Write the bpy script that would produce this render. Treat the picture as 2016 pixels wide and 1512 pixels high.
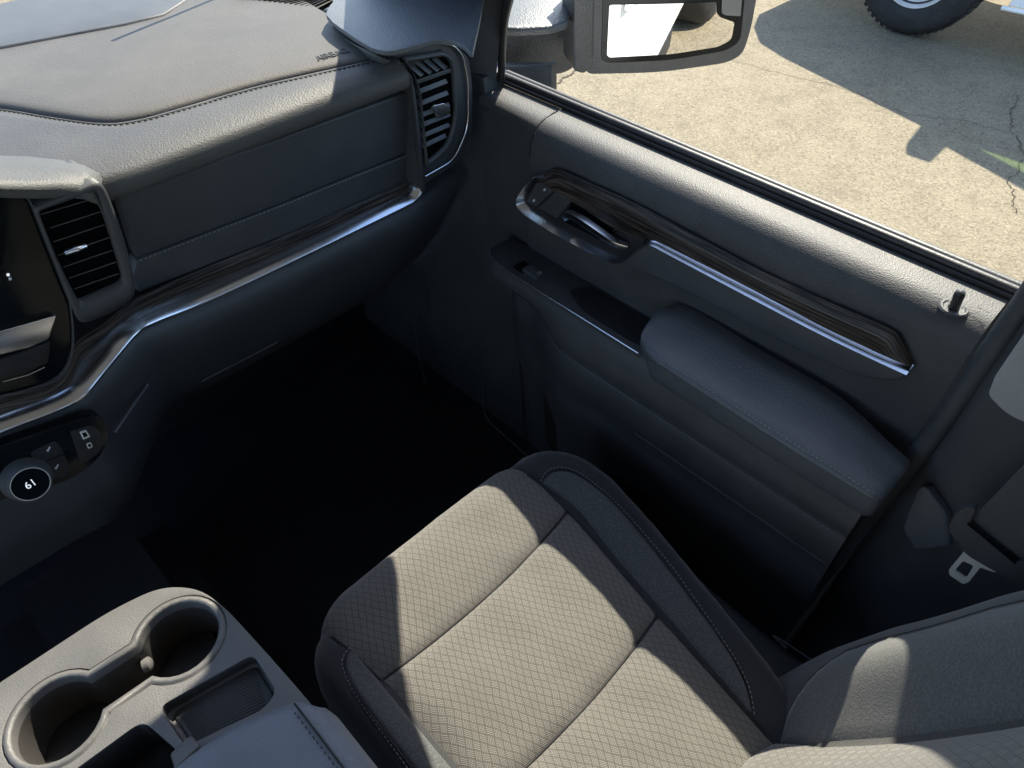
import bpy, bmesh, math, random
from mathutils import Vector, Matrix, noise as mnoise
random.seed(7)
for o in list(bpy.data.objects): bpy.data.objects.remove(o)
sc = bpy.context.scene
COL = sc.collection
H = 1.80                      # lens height above the ground; all lengths below are relative to the lens

# ------------------------------------------------------------------ camera
F = 1400.0
AX = Vector((0.70857695, -0.5059457, 0.49187158))
AY = Vector((-0.70563355, -0.50805615, 0.49392332))
AZ = Vector((0.0, -0.69706377, -0.71700914))
cam = bpy.data.cameras.new('camera'); camo = bpy.data.objects.new('camera', cam); COL.objects.link(camo)
cam.sensor_fit = 'HORIZONTAL'; cam.sensor_width = 36; cam.lens = 36 * F / 2016
cam.clip_start = 0.02; cam.clip_end = 500
m = Matrix(((AX[0], -AX[1], -AX[2], 0), (AY[0], -AY[1], -AY[2], 0), (AZ[0], -AZ[1], -AZ[2], H), (0, 0, 0, 1)))
camo.matrix_world = m
sc.camera = camo

# ------------------------------------------------------------------ light
SUN = Vector((0.90, 0.40, 1.0)).normalized()
w = bpy.data.worlds.new('World'); sc.world = w; w.use_nodes = True
nt = w.node_tree
sky = nt.nodes.new('ShaderNodeTexSky'); sky.sky_type = 'NISHITA'; sky.sun_disc = False; sky.ozone_density = 2.5
sky.sun_elevation = math.asin(SUN.z); sky.sun_rotation = math.atan2(SUN.x, SUN.y)
nt.links.new(sky.outputs[0], nt.nodes['Background'].inputs[0])
nt.nodes['Background'].inputs[1].default_value = 0.15
sl = bpy.data.lights.new('sun', 'SUN'); sl.energy = 4.6; sl.angle = math.radians(0.5); sl.color = (1.0, 0.90, 0.75)
so = bpy.data.objects.new('sun', sl); COL.objects.link(so); so.location = (6, 3, 9)
so.rotation_euler = SUN.to_track_quat('Z', 'Y').to_euler()
sc.view_settings.view_transform = 'Standard'; sc.view_settings.look = 'None'
sc.view_settings.exposure = 1.6; sc.view_settings.gamma = 1.0; sc.view_settings.use_curve_mapping = False
sc.render.engine = 'CYCLES'
sc.cycles.max_bounces = 8; sc.cycles.transparent_max_bounces = 12

# ------------------------------------------------------------------ maths helpers (lens-relative metres)
def ray(px, py):
    d = Vector(((px - 1008) / F, (py - 756) / F, 1))
    return Vector((AX.dot(d), AY.dot(d), AZ.dot(d)))
def X(p, v): d = ray(*p); return d * (v / d.x)
def Y(p, v): d = ray(*p); return d * (v / d.y)
def Z(p, v): d = ray(*p); return d * (v / d.z)
def PL(p, n, q): d = ray(*p); n = Vector(n); return d * (n.dot(Vector(q)) / n.dot(d))
def V(*a): return Vector(a)
def lerp(a, b, t): return a + (b - a) * t
def cr(pts, n=8, closed=False):
    pts = [Vector(p) for p in pts]; out = []; N = len(pts)
    for i in range(N if closed else N - 1):
        if closed: p0, p1, p2, p3 = pts[i - 1], pts[i], pts[(i + 1) % N], pts[(i + 2) % N]
        else: p0, p1, p2, p3 = pts[max(i - 1, 0)], pts[i], pts[i + 1], pts[min(i + 2, N - 1)]
        for k in range(n):
            t = k / n
            out.append(0.5 * ((2 * p1) + (p2 - p0) * t + (2 * p0 - 5 * p1 + 4 * p2 - p3) * t * t + (3 * p1 - p0 - 3 * p2 + p3) * t ** 3))
    if not closed: out.append(pts[-1])
    return out
def rnd(pts, r, n=5):
    out = []; N = len(pts); pts = [Vector(p) for p in pts]
    for i in range(N):
        a, b, c = pts[i - 1], pts[i], pts[(i + 1) % N]
        ri = r[i] if isinstance(r, (list, tuple)) else r
        la, lc = (a - b).length, (c - b).length
        ri = min(ri, la * .48, lc * .48)
        p = b + (a - b).normalized() * ri; q = b + (c - b).normalized() * ri
        for k in range(n + 1):
            t = k / n; out.append((1 - t) ** 2 * p + 2 * t * (1 - t) * b + t * t * q)
    return out
def resample(pts, n):
    L = [0]
    for a, b in zip(pts, pts[1:]): L.append(L[-1] + (b - a).length)
    out = []; j = 0
    for i in range(n):
        s = L[-1] * i / (n - 1)
        while j < len(L) - 2 and L[j + 1] < s: j += 1
        t = (s - L[j]) / max(L[j + 1] - L[j], 1e-9)
        out.append(pts[j].lerp(pts[j + 1], min(max(t, 0), 1)))
    return out
def sm(a, b, x):
    t = min(max((x - a) / (b - a), 0), 1); return t * t * (3 - 2 * t)
def interp(tab, x):
    if x <= tab[0][0]: return tab[0][1]
    for (a, b), (c, d) in zip(tab, tab[1:]):
        if x <= c: return b + (d - b) * (x - a) / (c - a)
    return tab[-1][1]

# ------------------------------------------------------------------ materials
def newmat(name):
    mt = bpy.data.materials.new(name); mt.use_nodes = True
    return mt, mt.node_tree, mt.node_tree.nodes['Principled BSDF']
def N(nt, t, **k):
    n = nt.nodes.new(t)
    for a, b in k.items(): setattr(n, a, b)
    return n
def math_(nt, op, a, b=None, c=None):
    n = N(nt, 'ShaderNodeMath', operation=op)
    for i, v in enumerate((a, b, c)):
        if v is None: continue
        if isinstance(v, (int, float)): n.inputs[i].default_value = v
        else: nt.links.new(v, n.inputs[i])
    return n.outputs[0]
def mix(nt, fac, a, b):
    n = N(nt, 'ShaderNodeMix', data_type='RGBA')
    for i, v in ((0, fac), (6, a), (7, b)):
        if isinstance(v, (int, float)): n.inputs[i].default_value = v
        elif isinstance(v, tuple): n.inputs[i].default_value = (*v, 1)
        else: nt.links.new(v, n.inputs[i])
    return n.outputs[2]
def noise(nt, scale, detail=3, rough=.55, vec=None):
    n = N(nt, 'ShaderNodeTexNoise'); n.inputs['Scale'].default_value = scale; n.inputs['Detail'].default_value = detail
    n.inputs['Roughness'].default_value = rough
    if vec is None: vec = N(nt, 'ShaderNodeTexCoord').outputs['Object']
    nt.links.new(vec, n.inputs['Vector']); return n.outputs[0]
def ramp(nt, v, stops):
    n = N(nt, 'ShaderNodeValToRGB'); e = n.color_ramp.elements
    while len(e) < len(stops): e.new(.5)
    for el, (p, c) in zip(e, stops): el.position = p; el.color = (*c, 1) if isinstance(c, tuple) else (c, c, c, 1)
    nt.links.new(v, n.inputs[0]); return n.outputs[0]
def bump(nt, bs, h, strength, dist):
    n = N(nt, 'ShaderNodeBump'); n.inputs['Strength'].default_value = strength; n.inputs['Distance'].default_value = dist
    nt.links.new(h, n.inputs['Height']); nt.links.new(n.outputs[0], bs.inputs['Normal'])
def plastic(name, col, rough=.5, grain=900, bstr=.35, spec=.5, vary=.15, dist=.0006):
    mt, nt, b = newmat(name)
    big = noise(nt, 9, 4, .6)
    c2 = tuple(c * (1 - vary) for c in col); c1 = tuple(c * (1 + vary) for c in col)
    colr = mix(nt, ramp(nt, big, [(.3, 0.), (.7, 1.)]), c2, c1)
    if grain:
        dv = N(nt, 'ShaderNodeTexVoronoi'); dv.inputs['Scale'].default_value = 34; nt.links.new(N(nt, 'ShaderNodeTexCoord').outputs['Object'], dv.inputs['Vector'])
        sepd = N(nt, 'ShaderNodeSeparateColor'); nt.links.new(dv.outputs['Color'], sepd.inputs[0])
        spk = math_(nt, 'LESS_THAN', dv.outputs['Distance'], math_(nt, 'MULTIPLY', math_(nt, 'SUBTRACT', sepd.outputs[0], .55), .055))
        film = ramp(nt, noise(nt, 22, 5, .7), [(.48, 0.), (.8, .10)])
        colr = mix(nt, math_(nt, 'ADD', math_(nt, 'MULTIPLY', spk, .5), film), colr, (.20, .19, .175))
    nt.links.new(colr, b.inputs['Base Color'])
    nt.links.new(math_(nt, 'ADD', math_(nt, 'MULTIPLY', big, .14), rough - .07), b.inputs['Roughness'])
    b.inputs['Specular IOR Level'].default_value = spec
    if grain:
        v = N(nt, 'ShaderNodeTexVoronoi'); v.inputs['Scale'].default_value = grain
        nt.links.new(N(nt, 'ShaderNodeTexCoord').outputs['Object'], v.inputs['Vector'])
        h = math_(nt, 'ADD', v.outputs['Distance'], math_(nt, 'MULTIPLY', noise(nt, grain * .35, 2), .6))
        bump(nt, b, h, bstr, dist)
    return mt
def metal(name, col, rough, grain=0):
    mt, nt, b = newmat(name); b.inputs['Base Color'].default_value = (*col, 1); b.inputs['Metallic'].default_value = 1
    nt.links.new(math_(nt, 'ADD', math_(nt, 'MULTIPLY', noise(nt, 60, 3), .1), rough - .05), b.inputs['Roughness'])
    return mt
def thinglass(name, tint, refl=.06):
    mt = bpy.data.materials.new(name); mt.use_nodes = True; nt = mt.node_tree; nt.nodes.clear()
    out = N(nt, 'ShaderNodeOutputMaterial'); tr = N(nt, 'ShaderNodeBsdfTransparent'); tr.inputs[0].default_value = (*tint, 1)
    gl = N(nt, 'ShaderNodeBsdfGlossy'); gl.inputs['Roughness'].default_value = .02
    lw = N(nt, 'ShaderNodeLayerWeight'); lw.inputs[0].default_value = .5
    mx = N(nt, 'ShaderNodeMixShader'); nt.links.new(math_(nt, 'ADD', math_(nt, 'MULTIPLY', math_(nt, 'POWER', lw.outputs['Facing'], 4), .45), .025), mx.inputs[0])
    nt.links.new(tr.outputs[0], mx.inputs[1]); nt.links.new(gl.outputs[0], mx.inputs[2]); nt.links.new(mx.outputs[0], out.inputs[0])
    return mt
MT = {}
MT['dash'] = plastic('dash_leather', (.072, .067, .062), .60, 620, .32, .30, .12, .0009)
MT['pad'] = plastic('pad_leather', (.060, .060, .060), .56, 560, .34, .34, .12, .0010)
MT['door'] = plastic('door_vinyl', (.048, .050, .053), .54, 600, .36, .36, .12, .0009)
MT['soft'] = plastic('soft_trim', (.050, .055, .061), .5, 700, .3, .45, .12)
MT['hard'] = plastic('hard_trim', (.045, .048, .052), .5, 800, .3, .4, .15)
MT['black'] = plastic('gloss_black', (.004, .006, .007), .12, 0, 0, .22, .1)
MT['matte'] = plastic('matte_black', (.010, .010, .011), .6, 500, .2, .35, .2)
MT['rubber'] = plastic('rubber', (.018, .018, .020), .45, 400, .2, .5, .15)
MT['console'] = plastic('console_plastic', (.100, .097, .095), .48, 900, .4, .5, .12)
MT['leather'] = plastic('armrest_leather', (.080, .087, .097), .44, 520, .55, .5, .12, .0010)
MT['chrome'] = metal('satin_chrome', (.66, .68, .72), .22)
MT['steel'] = metal('plate_steel', (.62, .60, .56), .40); MT['steel'].node_tree.nodes['Principled BSDF'].inputs['Metallic'].default_value = .35
MT['lid'] = plastic('lid_leather', (.150, .166, .190), .5, 520, .4, .4, .12, .0010)
MT['webbing'] = plastic('belt_webbing', (.075, .075, .075), .8, 900, .5, .3, .1)
MT['cup'] = plastic('cup_liner', (.038, .035, .033), .55, 700, .3, .4, .15)
MT['pillar'] = plastic('pillar_cloth', (.30, .30, .30), .6, 500, .3, .35, .1)
MT['mirror'] = metal('mirror_silver', (.92, .93, .94), .05)
MT['mirror'].node_tree.nodes['Principled BSDF'].inputs['Roughness'].default_value = 0
for l in list(MT['mirror'].node_tree.links):
    if l.to_socket.name == 'Roughness': MT['mirror'].node_tree.links.remove(l)
MT['glass'] = thinglass('side_glass', (.93, .96, .94)); MT['tint'] = thinglass('tinted_glass', (.55, .72, .50))
MT['void'] = plastic('void_black', (.002, .002, .0025), .9, 0, 0, .05, .1)  # near-black: the dark of unlit vent openings is put into the colour
MT['thread'] = plastic('thread', (.26, .27, .28), .7, 0, 0, .3, .1)
MT['darkthread'] = plastic('dark_thread', (.045, .043, .04), .7, 0, 0, .3, .1)
MT['print'] = plastic('dark_print', (.03, .03, .03), .6, 0, 0, .3, .05)
MT['icon'] = plastic('icon_white', (.55, .56, .58), .6, 0, 0, .3, .05)
MT['white'] = plastic('white_paint', (.78, .79, .79), .22, 0, 0, .5, .03)
MT['tyre'] = plastic('tyre_rubber', (.022, .022, .024), .75, 90, .5, .3, .25, .003)
MT['rim'] = plastic('painted_steel_rim', (.50, .50, .51), .35, 0, 0, .5, .1)
MT['housing'] = plastic('mirror_housing', (.034, .036, .038), .42, 350, .5, .5, .2, .0012)

def fabric(name, c1, c2, weave):
    mt, nt, b = newmat(name)
    tc = N(nt, 'ShaderNodeTexCoord').outputs['UV']
    se = N(nt, 'ShaderNodeSeparateXYZ'); nt.links.new(tc, se.inputs[0])
    wx = math_(nt, 'MULTIPLY', math_(nt, 'SUBTRACT', noise(nt, 14, 2, .5, tc), .5), .010)
    x, y = math_(nt, 'ADD', se.outputs[0], wx), math_(nt, 'ADD', se.outputs[1], math_(nt, 'MULTIPLY', math_(nt, 'SUBTRACT', noise(nt, 11, 2, .5, tc), .5), .010))
    b.inputs['Roughness'].default_value = .85; b.inputs['Specular IOR Level'].default_value = .25
    b.inputs['Sheen Weight'].default_value = .35; b.inputs['Sheen Roughness'].default_value = .5
    fn = noise(nt, 2600, 2, .6)
    if weave:
        s = 1 / .0098
        u = math_(nt, 'MULTIPLY', math_(nt, 'ADD', x, math_(nt, 'MULTIPLY', y, .62)), s)
        v = math_(nt, 'MULTIPLY', math_(nt, 'SUBTRACT', x, math_(nt, 'MULTIPLY', y, .62)), s)
        fu, fv = math_(nt, 'FRACT', u), math_(nt, 'FRACT', v)
        par = math_(nt, 'PINGPONG', math_(nt, 'ADD', math_(nt, 'FLOOR', u), math_(nt, 'FLOOR', v)), 1)
        st = lambda q: math_(nt, 'ABSOLUTE', math_(nt, 'SUBTRACT', math_(nt, 'FRACT', math_(nt, 'MULTIPLY', q, 5)), .5))
        su, sv = st(u), st(v)
        stripe = math_(nt, 'ADD', math_(nt, 'MULTIPLY', su, par), math_(nt, 'MULTIPLY', sv, math_(nt, 'SUBTRACT', 1, par)))
        ln = ramp(nt, stripe, [(.06, .15), (.30, 1.)])
        eu = math_(nt, 'ABSOLUTE', math_(nt, 'SUBTRACT', fu, .5)); ev = math_(nt, 'ABSOLUTE', math_(nt, 'SUBTRACT', fv, .5))
        edge = ramp(nt, math_(nt, 'MAXIMUM', eu, ev), [(.435, 1.), (.495, .15)])
        hgt = math_(nt, 'MULTIPLY', ln, edge)
        fac = math_(nt, 'MULTIPLY', hgt, math_(nt, 'ADD', math_(nt, 'MULTIPLY', fn, .5), .75))
        worn = ramp(nt, noise(nt, 7, 5, .65, tc), [(.3, .86), (.7, 1.)])
        nt.links.new(mix(nt, math_(nt, 'MULTIPLY', fac, worn), c2, c1), b.inputs['Base Color'])
        bump(nt, b, hgt, .5, .0006)
    else:
        vo = N(nt, 'ShaderNodeTexVoronoi'); vo.inputs['Scale'].default_value = 520; nt.links.new(tc, vo.inputs['Vector'])
        h = math_(nt, 'ADD', math_(nt, 'MULTIPLY', vo.outputs['Distance'], .45), math_(nt, 'MULTIPLY', noise(nt, 900, 3, .7, tc), .75))
        nt.links.new(mix(nt, ramp(nt, h, [(.35, 0.), (.75, 1.)]), c2, c1), b.inputs['Base Color'])
        bump(nt, b, h, .5, .0006)
    return mt
MT['weave'] = fabric('woven_insert', (.164, .155, .141), (.036, .034, .032), True)
MT['knit'] = fabric('knit_bolster', (.082, .085, .086), (.028, .030, .033), False)
MT['cloth'] = fabric('plain_bolster', (.024, .025, .027), (.014, .015, .017), False)

def woodmat():
    mt, nt, b = newmat('dark_ash_trim'); at = N(nt, 'ShaderNodeTexCoord').outputs['UV']
    mp = N(nt, 'ShaderNodeMapping'); mp.inputs['Scale'].default_value = (9, 420, 1); nt.links.new(at, mp.inputs[0])
    g = noise(nt, 1, 5, .65, mp.outputs[0])
    mp2 = N(nt, 'ShaderNodeMapping'); mp2.inputs['Scale'].default_value = (4, 90, 1); nt.links.new(at, mp2.inputs[0])
    g2 = noise(nt, 1, 3, .5, mp2.outputs[0])
    f = math_(nt, 'MULTIPLY', ramp(nt, g, [(.46, 0.), (.68, 1.)]), math_(nt, 'ADD', g2, .35))
    nt.links.new(mix(nt, f, (.007, .0055, .005), (.150, .122, .105)), b.inputs['Base Color'])
    b.inputs['Specular IOR Level'].default_value = .3; b.inputs['Roughness'].default_value = .42; bump(nt, b, g, .25, .0004)
    return mt
MT['wood'] = woodmat()
def carpet():
    mt, nt, b = newmat('black_carpet'); n1 = noise(nt, 900, 3, .7); n2 = noise(nt, 6, 4, .6)
    nt.links.new(mix(nt, math_(nt, 'MULTIPLY', n1, n2), (.012, .012, .014), (.060, .061, .064)), b.inputs['Base Color'])
    b.inputs['Roughness'].default_value = 1; b.inputs['Specular IOR Level'].default_value = .1; bump(nt, b, n1, .8, .003)
    return mt
MT['carpet'] = carpet()
def concrete():
    mt, nt, b = newmat('exposed_concrete'); tc = N(nt, 'ShaderNodeTexCoord').outputs['Object']
    big = noise(nt, .9, 5, .6, tc); mid = noise(nt, 5, 5, .65, tc); fine = noise(nt, 95, 3, .7, tc)
    c = mix(nt, ramp(nt, big, [(.3, 0.), (.7, 1.)]), (.200, .166, .112), (.245, .208, .145))
    c = mix(nt, ramp(nt, mid, [(.34, .50), (.56, 0.)]), c, (.130, .107, .073))
    c = mix(nt, ramp(nt, noise(nt, 2.2, 6, .7, tc), [(.54, 0.), (.70, .45)]), c, (.125, .104, .078))
    v = N(nt, 'ShaderNodeTexVoronoi'); v.inputs['Scale'].default_value = 90; nt.links.new(tc, v.inputs['Vector'])
    sp = N(nt, 'ShaderNodeSeparateColor'); nt.links.new(v.outputs['Color'], sp.inputs[0])
    c = mix(nt, ramp(nt, sp.outputs[0], [(.55, 0.), (.95, .45)]), c, (.32, .28, .205))
    c = mix(nt, ramp(nt, sp.outputs[1], [(.70, 0.), (.98, .6)]), c, (.09, .074, .054))
    c = mix(nt, ramp(nt, fine, [(.35, .6), (.52, 0.)]), c, (.09, .082, .058))
    nt.links.new(c, b.inputs['Base Color']); b.inputs['Roughness'].default_value = .9; b.inputs['Specular IOR Level'].default_value = .25
    bump(nt, b, math_(nt, 'ADD', fine, math_(nt, 'MULTIPLY', v.outputs['Distance'], .6)), .55, .006)
    return mt
MT['concrete'] = concrete()
MT['crack'] = plastic('crack_dirt', (.075, .063, .05), .95, 60, .5, .1, .3, .004)

# ------------------------------------------------------------------ mesh helpers
def link(o, parent=None):
    COL.objects.link(o)
    if parent is not None:
        o.parent = parent; o.matrix_parent_inverse = parent.matrix_world.inverted()
    return o
def mk(name, verts, faces, mat, parent=None, smooth=True, uv=None, raw=False):
    me = bpy.data.meshes.new(name)
    me.from_pydata([(v[0], v[1], v[2] + (0 if raw else H)) for v in verts], [], faces); me.update()
    bm = bmesh.new(); bm.from_mesh(me); bmesh.ops.recalc_face_normals(bm, faces=bm.faces); bm.to_mesh(me); bm.free()
    if smooth:
        for p in me.polygons: p.use_smooth = True
    if uv:
        l = me.uv_layers.new(name='UVMap')
        for lp in me.loops: l.data[lp.index].uv = uv[lp.vertex_index]
    me.materials.append(MT[mat] if isinstance(mat, str) else mat)
    o = bpy.data.objects.new(name, me); return link(o, parent)
def thing(name, label, cat, loc, group=None):
    o = bpy.data.objects.new(name, None); o.empty_display_size = .05; COL.objects.link(o)
    o.location = (loc[0], loc[1], loc[2] + H); o['label'] = label; o['category'] = cat
    if group: o['group'] = group
    bpy.context.view_layer.update()
    return o
def autosmooth(o, ang=35):
    me = o.data; bm = bmesh.new(); bm.from_mesh(me)
    for e in bm.edges:
        e.smooth = not (len(e.link_faces) == 2 and e.calc_face_angle(0) > math.radians(ang))
    bm.to_mesh(me); bm.free(); return o
def grid(name, rows, mat, parent=None, uv=False, closed=False, uvf=None):
    n, k = len(rows), len(rows[0]); vs = [p for r in rows for p in r]; fs = []
    for i in range(n - 1):
        for j in range(k if closed else k - 1):
            j2 = (j + 1) % k; fs.append((i * k + j, i * k + j2, (i + 1) * k + j2, (i + 1) * k + j))
    u = None
    if uvf: u = [uvf(p) for p in vs]
    elif uv:
        u = []; Lr = 0
        for i in range(n):
            if i: Lr += (Vector(rows[i][k // 2]) - Vector(rows[i - 1][k // 2])).length
            s = 0
            for j in range(k):
                if j: s += (Vector(rows[i][j]) - Vector(rows[i][j - 1])).length
                u.append((Lr, s))
    return mk(name, vs, fs, mat, parent, True, u)
def slab(name, pts, n, depth, mat, parent=None, bev=.002, seg=3, uvf=None):
    n = Vector(n).normalized(); pts = [Vector(p) for p in pts]
    bm = bmesh.new(); fr = [bm.verts.new(p) for p in pts]; bk = [bm.verts.new(p - n * depth) for p in pts]
    f = bm.faces.new(fr); bm.faces.new(bk[::-1]); N_ = len(pts)
    for i in range(N_): bm.faces.new((fr[i], fr[(i + 1) % N_], bk[(i + 1) % N_], bk[i]))
    bmesh.ops.recalc_face_normals(bm, faces=bm.faces)
    if bev:
        es = [e for e in bm.edges if all(v in fr for v in e.verts)]
        bmesh.ops.bevel(bm, geom=es, offset=bev, segments=seg, profile=.5, affect='EDGES', clamp_overlap=True)
    bm.verts.index_update()
    vs = [v.co.copy() for v in bm.verts]; fs = [[v.index for v in f.verts] for f in bm.faces]; bm.free()
    o = mk(name, vs, fs, mat, parent, True, [uvf(v) for v in vs] if uvf else None)
    return autosmooth(o, 50)
def frames(path, up):
    out = []
    for i, p in enumerate(path):
        t = (path[min(i + 1, len(path) - 1)] - path[max(i - 1, 0)]).normalized()
        s = t.cross(up).normalized(); out.append((p, s, s.cross(t).normalized()))
    return out
def sweep(name, path, prof, up, mat, parent=None, cap=True, closedprof=True, uv=False, scale=None):
    rows = []
    for i, (p, s, u) in enumerate(frames(path, Vector(up))):
        k = scale[i] if scale else 1
        rows.append([p + s * (a * k) + u * (b * k) for a, b in prof])
    n, k = len(rows), len(prof); vs = [p for r in rows for p in r]; fs = []
    for i in range(n - 1):
        for j in range(k if closedprof else k - 1):
            j2 = (j + 1) % k; fs.append((i * k + j, i * k + j2, (i + 1) * k + j2, (i + 1) * k + j))
    if cap and closedprof: fs += [tuple(range(k))[::-1], tuple((n - 1) * k + j for j in range(k))]
    return autosmooth(mk(name, vs, fs, mat, parent), 60)
def circ(r, n=10, ry=None): return [(r * math.cos(2 * math.pi * i / n), (ry or r) * math.sin(2 * math.pi * i / n)) for i in range(n)]
def tube(name, path, r, mat, parent=None, n=8, up=(0.13, .21, .97)): return sweep(name, path, circ(r, n), up, mat, parent)
def stitches(name, path, up, mat, parent, seg=.0042, gap=.0022, r=.0006):
    L = sum((b - a).length for a, b in zip(path, path[1:])); cnt = max(int(L / (seg + gap)), 2)
    P = resample(path, cnt * 2 + 1); vs, fs = [], []
    for i in range(cnt):
        a, b = P[2 * i], P[2 * i].lerp(P[2 * i + 1], 1.25); t = (b - a).normalized(); s = t.cross(Vector(up)).normalized(); u = s.cross(t)
        o = len(vs)
        for q, k in ((a, .5), (a.lerp(b, .5) + u * r * .6, 1), (b, .5)):
            vs += [q + s * r * k, q + u * r * k, q - s * r * k, q - u * r * k]
        for k in (0, 4):
            for j in range(4): fs.append((o + k + j, o + k + (j + 1) % 4, o + k + 4 + (j + 1) % 4, o + k + 4 + j))
    ob = mk(name, vs, fs, mat, parent); ob['kind'] = 'stuff'; return ob
def box(name, lo, hi, mat, parent=None, bev=.004, seg=2):
    bm = bmesh.new(); bmesh.ops.create_cube(bm, size=1)
    for v in bm.verts: v.co = Vector([lerp(lo[i], hi[i], v.co[i] + .5) for i in range(3)])
    if bev: bmesh.ops.bevel(bm, geom=list(bm.edges), offset=bev, segments=seg, affect='EDGES', clamp_overlap=True)
    bm.verts.index_update(); vs = [v.co.copy() for v in bm.verts]; fs = [[v.index for v in f.verts] for f in bm.faces]; bm.free()
    return autosmooth(mk(name, vs, fs, mat, parent), 50)
def lathe(name, c, axis, up, prof, mat, parent=None, n=40):
    axis = Vector(axis).normalized(); s = axis.cross(Vector(up)).normalized(); u = s.cross(axis); c = Vector(c); rows = []
    for r, h in prof: rows.append([c + axis * h + (s * math.cos(2 * math.pi * j / n) + u * math.sin(2 * math.pi * j / n)) * r for j in range(n)])
    return autosmooth(grid(name, rows, mat, parent, closed=True), 40)
def text(name, s, o, ex, ey, size, depth, mat, parent=None, sy=1):
    cu = bpy.data.curves.new(name, 'FONT'); cu.body = s; cu.size = size; cu.extrude = depth; cu.align_x = 'CENTER'; cu.align_y = 'CENTER'
    t = bpy.data.objects.new('tmp', cu); COL.objects.link(t); bpy.context.view_layer.update()
    me = bpy.data.meshes.new_from_object(t.evaluated_get(bpy.context.evaluated_depsgraph_get())); bpy.data.objects.remove(t)
    ex, ey = Vector(ex).normalized(), Vector(ey).normalized(); ey = (ey - ex * ey.dot(ex)).normalized(); ez = ex.cross(ey); o = Vector(o)
    vs = [o + ex * v.co.x + ey * v.co.y * sy + ez * v.co.z for v in me.vertices]; fs = [list(p.vertices) for p in me.polygons]
    return mk(name, vs, fs, mat, parent, False)
def uvxy(p): return (p[0], p[1])

# ================================================================== GROUND
g = mk('concrete_ground', [(-60, -60, 0), (60, -60, 0), (60, 60, 0), (-60, 60, 0)], [(0, 1, 2, 3)], 'concrete', None, False, raw=True)
g['kind'] = 'structure'
def crack(pts, wd, seed):
    rr = random.Random(seed); P = resample(cr([Z(p, -H) for p in pts], 6), 90); vs, fs = [], []; dx = dy = 0
    for i, p in enumerate(P):
        dx = dx * .8 + rr.uniform(-.012, .012); dy = dy * .8 + rr.uniform(-.012, .012)
        t = (P[min(i + 1, 89)] - P[max(i - 1, 0)]).normalized(); s = Vector((-t.y, t.x, 0)) * wd * rr.uniform(.35, 1.2)
        c = p + Vector((dx, dy, 0)); vs += [(c.x + s.x, c.y + s.y, .003), (c.x - s.x, c.y - s.y, .003)]
    for i in range(89): fs.append((2 * i, 2 * i + 1, 2 * i + 3, 2 * i + 2))
    o = mk('crack', vs, fs, 'crack', g, False, raw=True); return o
crack([(1440, 118), (1520, 140), (1620, 165), (1700, 188), (1790, 225), (1900, 240), (2016, 270)], .0022, 1)
crack([(2008, 190), (1995, 230), (2005, 300), (1996, 360), (1990, 420)], .0035, 2)
crack([(1040, 190), (1090, 165), (1130, 140), (1180, 112)], .008, 3)
joint = [(-4, -9, .002), (40, -9, .002), (40, -9.03, .002), (-4, -9.03, .002)]
mk('expansion_joint', joint, [(0, 1, 2, 3)], 'crack', g, False, raw=True)

# ================================================================== TRUCK CAB SHELL
cab = thing('truck_cab', 'black lined pickup cab shell with floor carpet, pillars and roof around the seat', 'truck cab', (-.08, -.2, -1.25))
CX = -.083
box('floor_carpet', (-.90, -1.2, -1.27), (.74, 1.35, -1.22), 'carpet', cab, 0)
box('firewall', (-.90, 1.28, -1.22), (.80, 1.34, -.50), 'carpet', cab, 0)
box('tunnel_carpet', (-.22, -.4, -1.22), (.06, 1.0, -1.05), 'carpet', cab, .05, 4)
# roof: outer skin and headliner
def roofrow(y, zc, w):
    return [V(CX + w * s, y, zc - .07 * abs(s) ** 4) for s in [i / 12 for i in range(-12, 13)]]
roof = [roofrow(y, z, wd) for y, z, wd in ((.70, .030, .70), (.58, .075, .73), (.3, .125, .755), (0, .145, .765), (-.6, .145, .765), (-1.25, .11, .74))]
o = grid('roof', roof, 'white', cab); md = o.modifiers.new('s', 'SOLIDIFY'); md.thickness = .05; md.offset = -1
# right side: A pillar outline (front edge, rear edge)
AFR = [(.71, 1.16, -.44), (.685, 1.00, -.275), (.665, .87, -.145), (.648, .775, -.05), (.636, .70, .015), (.625, .60, .06)]
ARR = [(.752, .790, -.455), (.742, .755, -.335), (.728, .670, -.270), (.712, .575, -.205), (.700, .46, -.155), (.69, .34, -.115)]
a = resample(cr([V(*p) for p in AFR], 6), 24); b = resample(cr([V(*p) for p in ARR], 6), 24)
rows = []
for p, q in zip(a, b):
    c = p.lerp(q, .5) + V(-.035, 0, 0)
    rows.append([p, p.lerp(c, .5) + V(-.012, 0, 0), c, q.lerp(c, .5) + V(-.012, 0, 0), q, q + V(.012, .012, 0), p.lerp(q, .5) + V(.06, .04, .01), p + V(.05, .02, .01)])
o = grid('front_pillar', rows, 'hard', cab, closed=True)
# cowl side / kick panel between dash and door
slab('kick_panel', [V(.735, 1.30, -.45), V(.735, .80, -.45), V(.735, .74, -.75), V(.735, .70, -1.22), V(.735, 1.30, -1.22)], (-1, 0, 0), .04, 'hard', cab, .004)
# roof rail over the passenger window
rail = cr([V(.69, .36, -.112), V(.684, .2, -.085), V(.68, .0, -.075), V(.68, -.5, -.08), V(.69, -1.2, -.12)], 6)
sweep('roof_rail', rail, [(-.02, -.01), (.03, -.015), (.06, .03), (.06, .2), (-.02, .2)], (0, 0, 1), 'hard', cab)
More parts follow.
